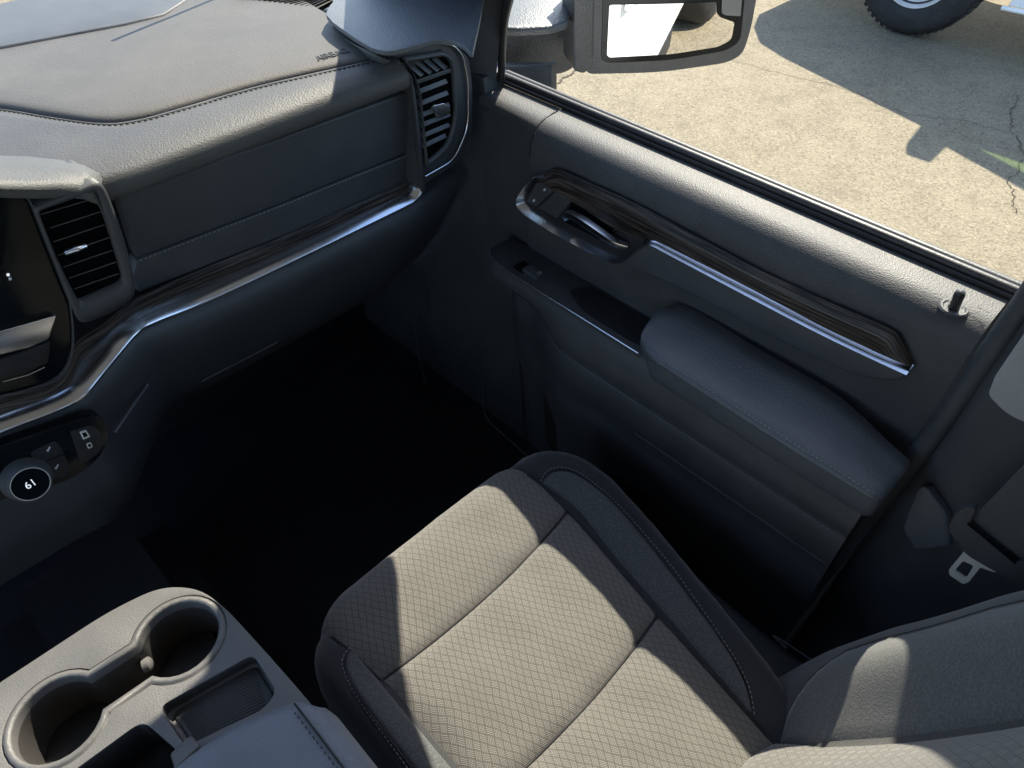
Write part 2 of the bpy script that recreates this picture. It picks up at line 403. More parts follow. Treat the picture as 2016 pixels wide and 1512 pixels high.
# centre pillar
pr = []
for z, x0 in ((-1.22, .70), (-.9, .695), (-.62, .69), (-.46, .685), (-.25, .675), (0, .66), (.1, .65)):
    yf = interp([(-1.2, .045), (-.6, .024), (-.46, .020), (.1, .012)], z)
    pr.append([V(x0 + .05, yf + .012, z), V(x0 + .012, yf, z), V(x0, yf - .012, z), V(x0 - .006, -.02, z), V(x0 - .012, -.10, z), V(x0 - .006, -.22, z), V(x0 + .08, -.24, z), V(x0 + .12, 0, z)])
grid('center_pillar', pr, 'hard', cab, closed=True)
tube('door_seal', cr([V(.694, .026, .02), V(.706, .026, -.30), V(.708, .028, -.47), V(.704, .032, -.62), V(.698, .052, -.95), V(.70, .062, -1.2)], 8), .013, 'hard', cab)
slab('pillar_cover', rnd([X(p, .655) for p in ((1944, 778), (1958, 742), (2075, 570), (2150, 880), (1985, 820))], [.006, .004, .01, .01, .02]), (-1, .05, .1), .02, 'pillar', cab, .004)
slab('pillar_lower_trim', rnd([X(p, .672) for p in ((1806, 958), (1822, 958), (1862, 1010), (1868, 1075), (1800, 1085), (1775, 1040))], .008), (-1, .25, .45), .018, 'leather', cab, .008)
# rest of the shell (driver side, back)
box('left_rocker', (-.94, -1.2, -1.3), (-.88, 1.3, -1.18), 'white', cab, .01)
box('left_rear_side', (-.94, -1.2, -1.18), (-.90, -.25, -.47), 'hard', cab, .004)
box('left_cowl_side', (-.94, .95, -1.18), (-.90, 1.3, -.47), 'hard', cab, .004)
box('left_pillar', (-.90, -.25, -1.18), (-.83, -.05, .08), 'hard', cab, .004)
sweep('left_front_pillar', [V(-.88, 1.16, -.45), V(-.83, .87, -.145), V(-.79, .56, .06)], circ(.05, 8), (0, 0, 1), 'hard', cab)
box('back_panel', (-.90, -1.28, -1.25), (.80, -1.2, -.35), 'hard', cab, .004)
box('left_roof_rail', (-.90, -1.2, -.03), (-.80, .5, .10), 'hard', cab, .01)
box('rear_bench', (-.8, -1.2, -1.0), (.66, -.75, -.80), 'cloth', cab, .04, 4)
# windshield, visor and wiper
ws = []
for i in range(13):
    s = -1 + i / 6; row = []
    for j in range(7):
        t = j / 6; row.append(V(CX + s * lerp(.79, .70, t), lerp(1.19, .69, t) - .10 * s * s * (1 - .3 * t), lerp(-.43, .045, t)))
    ws.append(row)
grid('windshield', ws, 'glass', cab)
tube('wiper', [V(.372, 1.075, -.285), V(.46, 1.105, -.31), V(.62, 1.165, -.365)], .0035, 'rubber', cab)
slab('grab_handle', rnd([Y(p, .93) for p in ((722, -6), (800, -30), (792, 4), (775, 13), (745, 12), (725, 3))], .012), (0, -1, .3), .03, 'hard', cab, .01)
# exterior body behind the door
bs = []
for y in (-.05, -.6, -1.25, -3.3):
    bs.append([V(.80, y, -.47), V(.905, y, -.54), V(.935, y, -.66), V(.94, y, -.9), V(.925, y, -1.15), V(.86, y, -1.28)])
bodyside = grid('body_side', bs, 'white', cab)
slab('rear_door_handle', rnd([V(.955, -.95, -.63), V(.955, -.78, -.63), V(.955, -.78, -.66), V(.955, -.95, -.67)], .012), (1, 0, 0), .02, 'white', cab, .006)
lathe('rear_wheel', (.93, -2.75, -1.4), (1, 0, 0), (0, 0, 1), [(.05, .0), (.26, -.02), (.28, .01), (.33, .03), (.38, .0), (.40, -.05), (.40, -.25), (.2, -.27)], 'tyre', cab)
slab('rear_sill_step', [V(.90, -1.2, -1.25), V(.90, .9, -1.25), V(.90, .9, -1.34), V(.90, -1.2, -1.34)], (1, 0, 0), .15, 'matte', cab, .01)

# ================================================================== DASHBOARD
dash = thing('dashboard', 'charcoal leather dashboard with wood and chrome trim strips and air vents', 'dashboard', (.2, .9, -1.0))
SZ = -.350
ST = [(.538, .752), (.515, .754), (.378, .787), (.275, .798), (.235, .804), (.205, .822), (.172, .875), (.139, .937), (.10, .985), (.0, 1.03), (-.2, 1.05), (-.85, 1.05)]
stc = resample(cr([V(x, y, SZ) for x, y in ST], 10), 120)
# windward top pad: everything forward of the stitched line
rows = []
for p in stc:
    r = []
    for k, (d, dz) in enumerate(((.0075, -.012), (.008, -.006), (.0095, -.0015), (.013, .0015), (.020, .003), (.032, .004))): r.append(V(p.x, p.y + d, SZ + dz))
    for t in (.1, .25, .4, .55, .7, .85, 1): r.append(V(p.x + .10 * t * (1 if p.x > .3 else 0) * sm(.3, .55, p.x), lerp(p.y + .032, 1.40, t), SZ + .004 - .035 * t * t))
    rows.append(r)
grid('top_pad', rows, 'dash', dash)
# rolled front pad below the stitch line
NOSE = [(0, 0), (.004, .0022), (.010, .002), (.020, .001)]
rows = []
for p in stc:
    if p.x < .06: break
    yn = .722 if p.x > .2 else lerp(.74, .722, sm(.06, .2, p.x))
    sag = .0 if p.x > .2 else 0
    L = p.y - yn; r = [V(p.x, p.y + .006, SZ - .010), V(p.x, p.y + .0055, SZ - .004), V(p.x, p.y + .004, SZ - .0008), V(p.x, p.y, SZ), V(p.x, p.y - .0012, SZ - .0014), V(p.x, p.y - .0026, SZ - .0002)]
    for t in (.15, .35, .55, .72): r.append(V(p.x, lerp(p.y - .0026, yn + .010, t), SZ - .006 * t * t))
    for ang in (70, 50, 30, 10, -10, -30): r.append(V(p.x, yn + .016 - .016 * math.cos(math.radians(ang)), SZ - .0235 + .017 * math.sin(math.radians(ang))))
    r += [V(p.x, yn + .010, SZ - .0365), V(p.x, yn + .035, SZ - .043), V(p.x, .82, SZ - .060), V(p.x, .86, SZ - .12)]
    rows.append(r)
grid('front_pad', rows, 'pad', dash)
stitches('stitching', [p + V(0, -.0052, .0002) for p in stc if p.x > .07], (0, 0, 1), 'darkthread', dash, .0036, .0024, .0009)
tube('seam_piping', [p + V(0, -.0015, -.0004) for p in stc if p.x > .07], .0011, 'pad', dash, 6, (0, 0, 1))
text('airbag_lettering', 'AIRBAG', Z((654, 107), SZ + .0046), Z((677, 101), SZ) - Z((628, 114), SZ), (0, 1, 0), .0125, .0003, 'print', dash, 1.7)
def padz(x, y):
    ys = interp(sorted((p.x, p.y) for p in stc), x); t = min(max((y - ys - .032) / (1.40 - ys - .032), 0), 1); return SZ + .004 - .035 * t * t
rows = []
for i in range(25):
    x = lerp(-.85, .46, i / 24); y0 = interp([(-.85, 1.20), (.205, 1.135), (.38, 1.09), (.43, 1.10), (.46, 1.14)], x)
    rows.append([V(x, y0, padz(x, y0) - .001), V(x, y0 + .001, padz(x, y0) + .0022)] + [V(x, lerp(y0 + .003, 1.40, t), padz(x, lerp(y0, 1.40, t)) + .0026) for t in (0, .25, .5, .75, 1)])
grid('defroster_panel', rows, 'hard', dash)
# defroster grille far right
og = [Z(p, SZ - .002) for p in ((455, -10), (620, 18), (655, 0), (600, -20))]
slab('defroster_grille', og, (0, 0, 1), .006, 'matte', dash, .001)
for i in range(16):
    t = (i + .5) / 16
    p, q = og[0].lerp(og[1], t), og[3].lerp(og[2], t)
    slab('grille_bar', [p + V(-.0016, 0, .003), p + V(.0016, 0, .003), q + V(.0016, 0, .003), q + V(-.0016, 0, .003)], (0, 0, 1), .004, 'dash', dash, 0)
# upper glove panel with stitched lower band
GN, GQ = (0, -1, -.2), (0, .803, -.43)
G = lambda p, o=0: PL(p, GN, (0, .803 - o, -.43))
slab('glove_panel', rnd([G(p) for p in ((232, 384), (520, 285), (806, 181), (815, 235), (822, 292), (550, 402), (270, 509), (250, 445))], [.012, .001, .006, .02, .004, .001, .004, .02], 4), GN, .02, 'soft', dash, .0035)
slab('glove_lower_band', rnd([G(p, .001) for p in ((270, 513), (550, 406), (823, 297), (827, 345), (805, 358), (560, 465), (273, 577), (262, 545))], [.004, .001, .003, .006, .006, .001, .004, .002], 4), GN, .02, 'soft', dash, .003)
stitches('stitching', [G(p, .0015) for p in ((274, 513), (550, 407), (820, 298.5))], (0, -1, 0), 'thread', dash, .0036, .0024, .0007)
slab('glove_surround', [G(p, -.017) for p in ((200, 335), (520, 250), (830, 140), (845, 365), (560, 480), (250, 610))], GN, .03, 'matte', dash, 0)
# chrome strip sweeping from the glove panel down round the centre stack
def cy(px): return interp([(-60, .742), (0, .742), (138, .744), (215, .775), (280, .806), (387, .822), (560, .826), (815, .826)], px)
CH = [(-60, 843), (0, 819), (95, 784), (138, 762), (172, 724), (215, 673), (241, 645), (280, 619), (387, 576), (559, 498), (700, 431), (790, 388), (806, 376), (812, 364), (809, 352)]
chp = resample(cr([Y(p, cy(p[0])) for p in CH], 10), 110)
sweep('chrome_strip', chp, [(-.010, -.013), (.0140, -.012), (.0165, -.009), (.0155, -.0062), (-.008, .0050), (-.012, .0045)], (0, 0, 1), 'chrome', dash)
# wood band above the strip
WU = [(-60, 795), (0, 770), (95, 748), (135, 700), (150, 672), (200, 640), (250, 600), (285, 578), (390, 532), (560, 464), (700, 402), (785, 364), (800, 356), (803, 354), (806, 352)]
wu = resample(cr([Y(p, cy(p[0]) + .004) for p in WU], 10), 90); wl = resample(cr([Y(p, cy(p[0]) + .002) for p in CH], 10), 90)
grid('wood_trim', [[p.lerp(q, t) + V(0, -.003 * math.sin(math.pi * t), 0) for t in (0, .12, .3, .5, .7, .88, 1)] for p, q in zip(wu, wl)], 'wood', dash, uv=True)
# padded knee bolster under the chrome strip
KB = [(0, -.006), (-.012, -.011), (-.021, -.018), (-.024, -.030), (-.018, -.048), (-.004, -.075), (.02, -.11), (.05, -.16), (.10, -.23), (.16, -.30), (.26, -.36), (.36, -.40), (.5, -.38)]
kp = [chp[0] + V(-.06 * i, 0, 0) for i in range(9, 0, -1)] + list(chp[:104]) + [chp[104] + V(.004 + .016 * i, .004 * i, 0) for i in range(1, 8)]
rows = []
for p in kp:
    c = 1 - sm(-.02, .2, p.x)
    rows.append([V(p.x, p.y + dy * (1 - .6 * c) + .02 * c * sm(-.01, -.1, dz), p.z + dz * 1.0) for dy, dz in KB])
grid('knee_bolster', rows, 'soft', dash)
sweep('glove_box_lip', cr([Y(p, .80) for p in ((398, 750), (425, 736), (480, 708), (545, 674))], 6), circ(.0011, 8), (0, 0, 1), 'hard', dash)
sweep('stack_edge', [Y((227, 850), .745), Y((258, 804), .77), Y((291, 757), .80)], circ(.0018, 6), (0, 0, 1), 'leather', dash)
# centre hood + screen + centre vent
CN = (0, -1, 0)
hood = []
for px, py in ((-60, 300), (0, 304), (60, 306), (120, 314), (165, 325), (196, 341)):
    a = Z((px, py), SZ - .004); b_ = Y((px * .92 + 2 if px > 100 else px, py + 62 - max(0, px - 60) * .16), .716)
    r = [a + V(0, .02, -.012), a, a.lerp(b_, .5) + V(0, 0, .004), a.lerp(b_, .85) + V(0, 0, .003), b_ + V(0, -.002, -.002), b_ + V(0, .0, -.012)]
    hood.append(r)
hood.append([p + V(.002, .003, -.03) for p in hood[-1]])
grid('center_hood', hood, 'pad', dash)
slab('screen', rnd([Y(p, .722) for p in ((-90, 395), (0, 378), (40, 385), (62, 402), (100, 500), (137, 592), (142, 690), (118, 742), (60, 765), (-70, 800))], [.001, .02, .01, .01, .05, .01, .02, .02, .02, .001]), CN, .02, 'black', dash, .003)
tube('screen_edge', cr([Y(p, .7205) for p in ((-5, 378), (40, 386), (62, 402), (100, 500), (137, 592), (142, 690), (118, 742), (60, 765), (-20, 785))], 8), .0012, 'hard', dash, 6)
slab('screen_button_bar', rnd([Y(p, .716) for p in ((-70, 678), (0, 652), (112, 620), (96, 668), (60, 684), (-70, 716))], .003), (0, -1, .5), .012, 'chrome', dash, .003)
slab('screen_key', rnd([Y(p, .719) for p in ((-40, 722), (50, 692), (100, 672), (95, 715), (58, 730), (-40, 760))], .003), CN, .006, 'matte', dash, .001)
tube('key_trim', [Y((5, 752), .7175), Y((56, 738), .7175), Y((88, 723), .7175)], .0008, 'chrome', dash, 6)
VN = [(74, 415), (190, 375), (244, 550), (153, 596)]
slab('vent_cavity', rnd([Y(p, .722) for p in VN], .004), CN, .01, 'void', dash, 0)
fr_out = [(64, 408), (130, 381), (197, 354), (212, 380), (245, 470), (268, 560), (262, 590), (215, 618), (158, 640), (140, 600), (100, 500)]
fo = rnd([Y(p, .716) for p in fr_out], [.004, .01, .008, .01, .05, .01, .012, .02, .01, .01, .05], 4)
fi = rnd([Y(p, .7165) for p in ((76, 416), (130, 397), (188, 376), (205, 425), (226, 490), (243, 548), (236, 558), (195, 577), (155, 594), (132, 550), (100, 480))], [.003, .01, .004, .05, .05, .005, .004, .02, .004, .05, .05], 4)
no, ni = resample(fo + [fo[0]], 121)[:-1], resample(fi + [fi[0]], 121)[:-1]
grid('vent_frame', [[p + V(0, .06, 0) for p in no], no, [p.lerp(q, .5) + V(0, -.003, 0) for p, q in zip(no, ni)], ni, [q + V(0, .012, 0) for q in ni]], 'hard', dash, closed=True)
for a, b_ in (((80, 421), (183, 390)), ((98, 448), (200, 415)), ((105, 475), (206, 441)), ((113, 502), (219, 465)), ((124, 525), (226, 490)), ((135, 547), (231, 514)), ((146, 568), (235, 537))):
    p, q = Y(a, .7185), Y(b_, .7185)
    slab('vent_slat', [p, q, q + V(0, .008, -.003), p + V(0, .008, -.003)], (0, .35, 1), .0010, 'hard', dash, .0003, 1)
sweep('vent_tab', cr([Y((130, 496), .712), Y((148, 490), .709), Y((165, 484), .712)], 6), circ(.0048, 10, .003), (0, 0, 1), 'chrome', dash)
# tall end vent by the door
VY = .80
W = lambda p, o=0: Y(p, VY - o)
body = [(752, 112), (860, 84), (895, 88), (922, 112), (930, 160), (930, 260), (900, 322), (850, 352), (826, 372), (818, 300), (806, 190), (790, 150)]
slab('end_vent_body', rnd([W(p) for p in body], [.004, .01, .008, .01, .02, .02, .02, .01, .004, .02, .02, .01]), CN, .06, 'hard', dash, .004)
ring_o = rnd([W(p, .004) for p in ((765, 106), (862, 85), (893, 88), (912, 112), (922, 160), (922, 250), (893, 316), (836, 348))], [.001, .01, .012, .01, .02, .02, .02, .001], 6)[6:-6]
rp = resample(ring_o, 60)
sweep('vent_chrome_ring', rp, circ(.0019, 10), (0, -1, 0), 'chrome', dash)
cav = rnd([W(p, .0045) for p in ((792, 121), (868, 108), (884, 118), (889, 150), (893, 235), (878, 285), (838, 318), (832, 260), (824, 180), (815, 150))], [.004, .006, .006, .01, .02, .02, .006, .02, .02, .01])
slab('end_vent_cavity', cav, CN, .003, 'void', dash, 0)
co = resample([*cav, cav[0]], 101)[:-1]; cen = sum(co, V(0, 0, 0)) / 100
grid('vent_inner_frame', [[p + (p - cen) * .10 + V(0, -.001, 0) for p in co], [p + (p - cen) * .06 + V(0, -.007, 0) for p in co], [p - V(0, .006, 0) for p in co], [p - (p - cen) * .01 for p in co]], 'soft', dash, closed=True)
slab('vent_divider', [W(p, .0085) for p in ((818, 158), (888, 134), (889, 142), (820, 167))], (0, -1, .3), .006, 'soft', dash, .001)
for i, (a, b_) in enumerate((((800, 127), (828, 152)), ((816, 124), (845, 147)), ((833, 120), (860, 142)), ((850, 117), (875, 138)))):
    p, q = W(a, .008), W(b_, .008); slab('vent_upper_slat', [p, q, q + V(.012, .004, 0), p + V(.012, .004, 0)], (0, -1, 0), .001, 'soft', dash, .0003, 1)
for a, b_ in (((823, 186), (882, 163)), ((826, 209), (884, 186)), ((828, 232), (887, 209)), ((830, 251), (888, 228)), ((832, 272), (887, 249)), ((834, 292), (880, 270))):
    p, q = W(a, .0085), W(b_, .0085)
    slab('vent_slat', [p, q, q + V(0, .010, .012), p + V(0, .010, .012)], (0, -1, 1), .0012, 'leather', dash, .0004, 1)
slab('vent_tab', rnd([W(p, .013) for p in ((852, 208), (874, 203), (888, 214), (884, 226), (868, 233), (858, 222))], .002), (0, -1, .4), .008, 'chrome', dash, .0025)
# end cap wing over the vent and its blade
slab('end_cap', rnd([Z(p, -.328) for p in ((641, 28), (648, 12), (676, -20), (960, -60), (945, 40), (930, 108), (915, 92), (893, 80), (858, 78), (795, 96), (765, 102), (735, 96), (700, 76), (655, 44))], [.006, .006, .01, .01, .02, .01, .006, .01, .01, .03, .02, .02, .03, .004], 5), (0, 0, 1), .005, 'leather', dash, .0022)
sweep('vent_side_fin', cr([Z((618, 36), -.352), Z((650, 60), -.351), Z((700, 94), -.350), Z((755, 121), -.350), Y((795, 146), .775), Y((810, 178), .785), Y((824, 290), .795), Y((832, 374), .80)], 8), [(-.003, -.012), (.003, -.012), (.004, .002), (0, .006), (-.004, .002)], (-.3, -.5, .8), 'hard', dash, scale=[.25 + .75 * sm(0, 22, i) for i in range(57)])
slab('end_cap_underside', [Z((655, 50), -.345), Z((735, 104), -.345), Y((790, 125), .79), Y((870, 95), .80), Y((900, 60), .86), Z((700, 20), -.345)], (0, 0, 1), .01, 'matte', dash, 0)
# climate panel
KN, KQ = (0, -.97, .24), (0, .706, -.630)
K = lambda p, o=0: PL(p, KN, Vector(KQ) + Vector(KN).normalized() * o)
slab('climate_panel', rnd([K(p, .004) for p in ((-70, 912), (0, 878), (120, 838), (175, 818), (200, 820), (216, 858), (195, 905), (140, 945), (0, 985), (-70, 1003))], [.001, .03, .02, .01, .008, .012, .02, .03, .03, .001]), KN, .02, 'black', dash, .0025)
slab('usb_panel', rnd([K(p, .0055) for p in ((138, 850), (172, 838), (192, 842), (206, 868), (196, 892), (160, 916), (148, 880))], [.002, .004, .004, .006, .006, .003, .01]), KN, .004, 'matte', dash, .0008)
for nm, q in (('usb_port', ((157, 851), (170, 847), (178, 860), (164, 866))), ('usb_small_port', ((170, 874), (179, 871), (183, 880), (174, 884)))):
    o = slab(nm, rnd([K(p, .0072) for p in q], .001), KN, .003, 'steel', dash, .0003)
    c = sum((K(p, .0078) for p in q), V(0, 0, 0)) / 4
    slab('port_slot', [c + (K(p, .0078) - c) * .55 for p in q], KN, .001, 'black', o, 0)
slab('seat_heat_keys', rnd([K(p, .0055) for p in ((60, 892), (108, 868), (120, 880), (138, 918), (128, 938), (92, 950))], .003), KN, .004, 'matte', dash, .0008)
tube('key_gap', [K((92, 907), .0058), K((126, 894), .0058)], .0005, 'black', dash, 6)
for c in ((95, 885), (111, 920)):
    slab('seat_heat_icon', rnd([K((c[0] + dx, c[1] + dy), .0060) for dx, dy in ((-4, 2), (0, -1), (2, -6), (5, -5), (2, 1), (0, 5))], .0008), KN, .0005, 'icon', dash, 0)
kc = K((52, 942), .004); kn = Vector(KN).normalized()
kn2 = (kn + V(.05, 0, .1)).normalized()
knob = lathe('temperature_knob', kc, kn2, (0, 0, 1), [(.0255, 0), (.0245, .004), (.0225, .007), (.0215, .016), (.0200, .0185), (.0185, .019)], 'hard', dash)
lathe('knob_ring', kc + kn2 * .019, kn2, (0, 0, 1), [(.0186, -.0005), (.0185, .0006), (.0179, .0006), (.0178, -.0005)], 'steel', knob)
lathe('knob_display', kc + kn2 * .0188, kn2, (0, 0, 1), [(.0178, 0), (.0001, 0)], 'black', knob)
dm, dnt, db = newmat('digits_and_glint'); db.inputs['Emission Color'].default_value = (.9, .95, 1, 1); db.inputs['Emission Strength'].default_value = .2
text('temperature_digits', '61', kc + kn2 * .0194, (1, .05, .0), (0, .43, .9), .0112, .0002, dm, knob)
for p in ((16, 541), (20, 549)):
    slab('screen_glint', rnd([Y((p[0] + dx, p[1] + dy), .7212) for dx, dy in ((-3, -3), (3, -3), (3, 3), (-3, 3))], .001), CN, .0002, dm if p[0] == 16 else 'icon', dash, 0)  # glints painted on the screen as tiny bright squares, one of them glowing

# ================================================================== PASSENGER DOOR
door = thing('passenger_door', 'charcoal passenger door with sunlit sill, padded armrest and wood trim', 'car door', (.72, .4, -1.2))
YR, YF, YS = .045, .800, .672
PROF = [(.772, -.468), (.764, -.4695), (.752, -.4700), (.738, -.4712), (.726, -.4755), (.717, -.4830), (.711, -.4930), (.7075, -.505), (.706, -.52), (.706, -.56), (.706, -.62), (.706, -.68), (.705, -.76)]
def doorloft(name, y0, y1, mat, off=0, n=24, prof=PROF, ends=True):
    rows = []
    for i in range(n + 1):
        y = lerp(y0, y1, i / n); rows.append([V(x - off, y, z + off * .6) for x, z in prof])
    return grid(name, rows, mat, door)
doorloft('upper_panel', YR, YS - .0015, 'door')
# forward corner of the sill, a separate moulding
prof2 = [(x + (.006 if z < -.49 else 0), z - .001) for x, z in PROF]
rows = []
for i in range(13):
    y = lerp(YS + .0015, YF, i / 12); t = i / 12
    rows.append([V(x + .02 * t * sm(-.475, -.5, z), y, z) for x, z in prof2])
grid('sill_corner', rows, 'door', door)
ed = [V(x - .0005, YS, z) for x, z in PROF[1:9]]
tube('sill_seam', cr(ed, 4), .0012, 'matte', door, 6)
# belt seals and glass
for nm, x, z, r, mt in (('belt_seal', .7805, -.4605, .0055, 'rubber'), ('belt_seal_lip', .7735, -.4655, .0032, 'matte'), ('outer_belt_molding', .795, -.4640, .006, 'rubber')):
    tube(nm, [V(x, YR - .02, z), V(x, .3, z), V(x, YF + .01, z)], r, mt, door, 10)
gl = [[V(lerp(.786, .700, t), lerp(lerp(YF + .01, .36, t), YR - .02, s), lerp(-.475, -.10, t)) for s in [i / 8 for i in range(9)]] for t in [i / 8 for i in range(9)]]
for i, r in enumerate(gl):
    t = i / 8
    yf = interp([(-.48, .80), (-.455, .79), (-.335, .755), (-.27, .67), (-.205, .575), (-.155, .46), (-.10, .34)], r[0].z)
    for j, p in enumerate(r): p.y = lerp(yf + .005, YR - .02, j / 8)
glass = grid('window_glass', gl, 'glass', door)
tube('glass_run_seal', cr([V(.768, .795, -.462), V(.750, .770, -.375), V(.742, .748, -.325)], 6), .006, 'rubber', door)
# printed marks on the glass corner
def onglass(p): return PL(p, (.375, 0, .086), (.7855, 0, -.475))
vs, fs = [], []
rr = random.Random(4)
for L0, L1, cnt in (((1921, 540), (1990, 572), 24), ((1921, 548), (1988, 580), 22), ((1934, 565), (1984, 590), 14), ((1945, 577), (1976, 592), 9)):
    for i in range(cnt):
        if rr.random() < .25: continue
        t = i / cnt; p = (lerp(L0[0], L1[0], t), lerp(L0[1], L1[1], t)); o_ = len(vs)
        for dx, dy in ((0, 0), (1.6, .8), (1.4, 2.4), (-.2, 1.6)): vs.append(onglass((p[0] + dx, p[1] + dy)))
        fs.append((o_, o_ + 1, o_ + 2, o_ + 3))
o = mk('glass_print', vs, fs, 'print', glass, False); o['kind'] = 'stuff'
tube('glass_logo_box', [onglass(p) for p in ((2004, 577), (1990, 568), (1985, 577), (2000, 585))], .0005, 'print', glass, 4)
vs, fs = [], []
for L0, L1, cnt in (((1926, 600), (1950, 612), 8), ((1906, 602), (1955, 629), 15), ((1903, 606), (1950, 634), 14)):
    for i in range(cnt):
        if rr.random() < .2: continue
        t = i / cnt; p = (lerp(L0[0], L1[0], t), lerp(L0[1], L1[1], t)); o_ = len(vs)
        for dx, dy in ((0, 0), (1.6, .9), (1.3, 2.4), (-.3, 1.5)): vs.append(Z((p[0] + dx, p[1] + dy), -.4695))
        fs.append((o_, o_ + 1, o_ + 2, o_ + 3))
o = mk('sill_print', vs, fs, 'print', door, False); o['kind'] = 'stuff'
# lock pin
pb = Z((1878, 606), -.4735)
lathe('lock_pin_collar', pb + V(0, 0, -.003), (0, 0, 1), (0, 1, 0), [(.0150, .0025), (.0135, .0045), (.0115, .0045), (.0100, .0030), (.0060, .0028)], 'door', door, 28)
lathe('lock_pin', pb, (-.18, .06, .98), (0, 1, 0), [(.0052, 0), (.0050, .013), (.0054, .016), (.0054, .0195), (.0045, .0225), (.0025, .024), (.0002, .0245)], 'rubber', door, 20)
# wood trim with chrome lower edge
DX = .701
D = lambda p, o=0: X(p, DX - o)
wup = resample(cr([D(p, .001) for p in ((1062, 349), (1080, 336), (1102, 333), (1168, 362), (1257, 404), (1376, 467), (1500, 533), (1627, 592), (1751, 646), (1777, 674), (1798, 716))], 8), 90)
wlo = resample(cr([D(p, .004) for p in ((1060, 353), (1090, 372), (1150, 408), (1225, 455), (1284, 470), (1310, 480), (1446, 548), (1540, 597), (1627, 643), (1740, 696), (1797, 720))], 8), 90)
grid('wood_trim', [[p.lerp(q, t) + V(-.006 * math.sin(math.pi * min(t * 1.3, 1) * .8), 0, 0) for t in (0, .08, .2, .35, .5, .65, .8, 1)] for p, q in zip(wup, wlo)], 'wood', door, uv=True)
CHD = [(1074, 351), (1061, 349), (1046, 362), (1031, 384), (1027, 396), (1034, 408), (1060, 428), (1105, 455), (1165, 487), (1205, 506), (1222, 509), (1238, 502), (1257, 483), (1272, 474), (1290, 474), (1320, 489), (1446, 555), (1627, 648), (1794, 726)]
cd = resample(cr([D(p, .004) for p in CHD], 8), 150)
sweep('chrome_trim', cd, [(-.0030, -.004), (.0040, -.004), (.0042, .0085), (.0028, .0100), (-.0018, -.0010)], (-1, 0, 0), 'chrome', door)
# switch panel and pull-handle bezel
slab('handle_bezel', rnd([D(p, .0015) for p in ((1062, 352), (1090, 372), (1150, 406), (1225, 452), (1275, 472), (1240, 500), (1222, 507), (1165, 483), (1060, 424), (1034, 400), (1036, 386))], .004), (-1, 0, 0), .012, 'matte', door, .001)
sw = slab('lock_switch', rnd([D(p, .004) for p in ((1055, 362), (1072, 357), (1097, 369), (1056, 407), (1038, 396))], .002), (-1, 0, 0), .006, 'hard', door, .0012)
for c in ((1072, 373), (1051, 394)):
    q = [D((c[0] + dx, c[1] + dy), .0045) for dx, dy in ((-2.5, 1), (0, -2), (2.5, -1), (1.5, 2.5), (-1, 3.5))]
    slab('lock_icon', q, (-1, 0, 0), .0004, 'icon', sw, 0)
slab('switch_blank', rnd([D(p, .0038) for p in ((1100, 371), (1132, 388), (1096, 430), (1060, 409))], .002), (-1, 0, 0), .006, 'hard', door, .0012)
slab('handle_pocket', rnd([D(p, .0022) for p in ((1128, 388), (1160, 394), (1212, 425), (1226, 438), (1212, 458), (1180, 472), (1110, 436))], .005), (-1, 0, 0), .002, 'black', door, 0)
tube('pocket_edge', cr([D(p, .003) for p in ((1150, 390), (1200, 418), (1224, 434), (1224, 444), (1206, 456))], 6), .0007, 'soft', door, 6)
hp = resample(cr([D(p, o_) for p, o_ in (((1112, 428), .006), (1120, 422) and ((1122, 423), .013), ((1150, 438), .017), ((1185, 462), .017), ((1210, 478), .013), ((1236, 486), .006))], 8), 50)
sweep('door_lever', hp, [(-.0055, -.003), (.0055, -.004), (.006, .001), (.002, .0045), (-.004, .004)], (-1, 0, 0), 'chrome', door, scale=[.75 + .5 * math.sin(math.pi * min(i / 49 * .9 + .1, 1)) ** .5 for i in range(50)])
# padded panel below the chrome
slab('padded_panel', rnd([D(p, .005) for p in ((1228, 512), (1258, 490), (1274, 481), (1292, 481), (1446, 560), (1627, 653), (1786, 733), (1774, 750), (1720, 748), (1664, 732), (1518, 663), (1302, 550), (1262, 538), (1240, 530))], [.004, .01, .006, .006, .02, .02, .006, .008, .01, .02, .03, .02, .01, .01]), (-1, 0, 0), .012, 'soft', door, .005)
# shelf with window switch and pull pocket
SHZ = -.680
S = lambda p, o=0: Z(p, SHZ + o)
shelf = [V(.707, .712, SHZ), V(.655, .712, SHZ), V(.640, .690, SHZ), V(.636, .655, SHZ), V(.635, .60, SHZ), V(.634, .385, SHZ), V(.66, .36, SHZ), V(.707, .36, SHZ)]
slab('pull_shelf', rnd(shelf, [.001, .01, .02, .02, .03, .002, .01, .001]), (0, 0, 1), .03, 'hard', door, .002)
slab('pull_pocket', rnd([V(.702, .53, SHZ + .001), V(.668, .55, SHZ + .001), V(.647, .50, SHZ + .001), V(.645, .40, SHZ + .001), V(.66, .375, SHZ + .001), V(.702, .375, SHZ + .001)], .012), (0, 0, 1), .002, 'matte', door, 0)
tube('shelf_trim', cr([V(.690, .714, SHZ + .001), V(.657, .710, SHZ + .001), V(.642, .690, SHZ + .001), V(.6365, .655, SHZ + .001), V(.634, .60, SHZ + .001), V(.633, .50, SHZ + .001), V(.632, .386, SHZ + .001)], 8), .0017, 'chrome', door, 8)
ws_ = S((1050, 536), .003)
slab('window_switch', rnd([ws_ + V(-.010, -.016, .002), ws_ + V(.010, -.016, .002), ws_ + V(.010, .016, .004), ws_ + V(-.010, .016, .004)], .003), (0, 0, 1), .006, 'hard', door, .002)
slab('switch_well', rnd([ws_ + V(-.012, .012, -.0005), ws_ + V(.012, .012, -.0005), ws_ + V(.012, .034, -.0005), ws_ + V(-.012, .034, -.0005)], .003), (0, 0, 1), .003, 'black', door, 0)
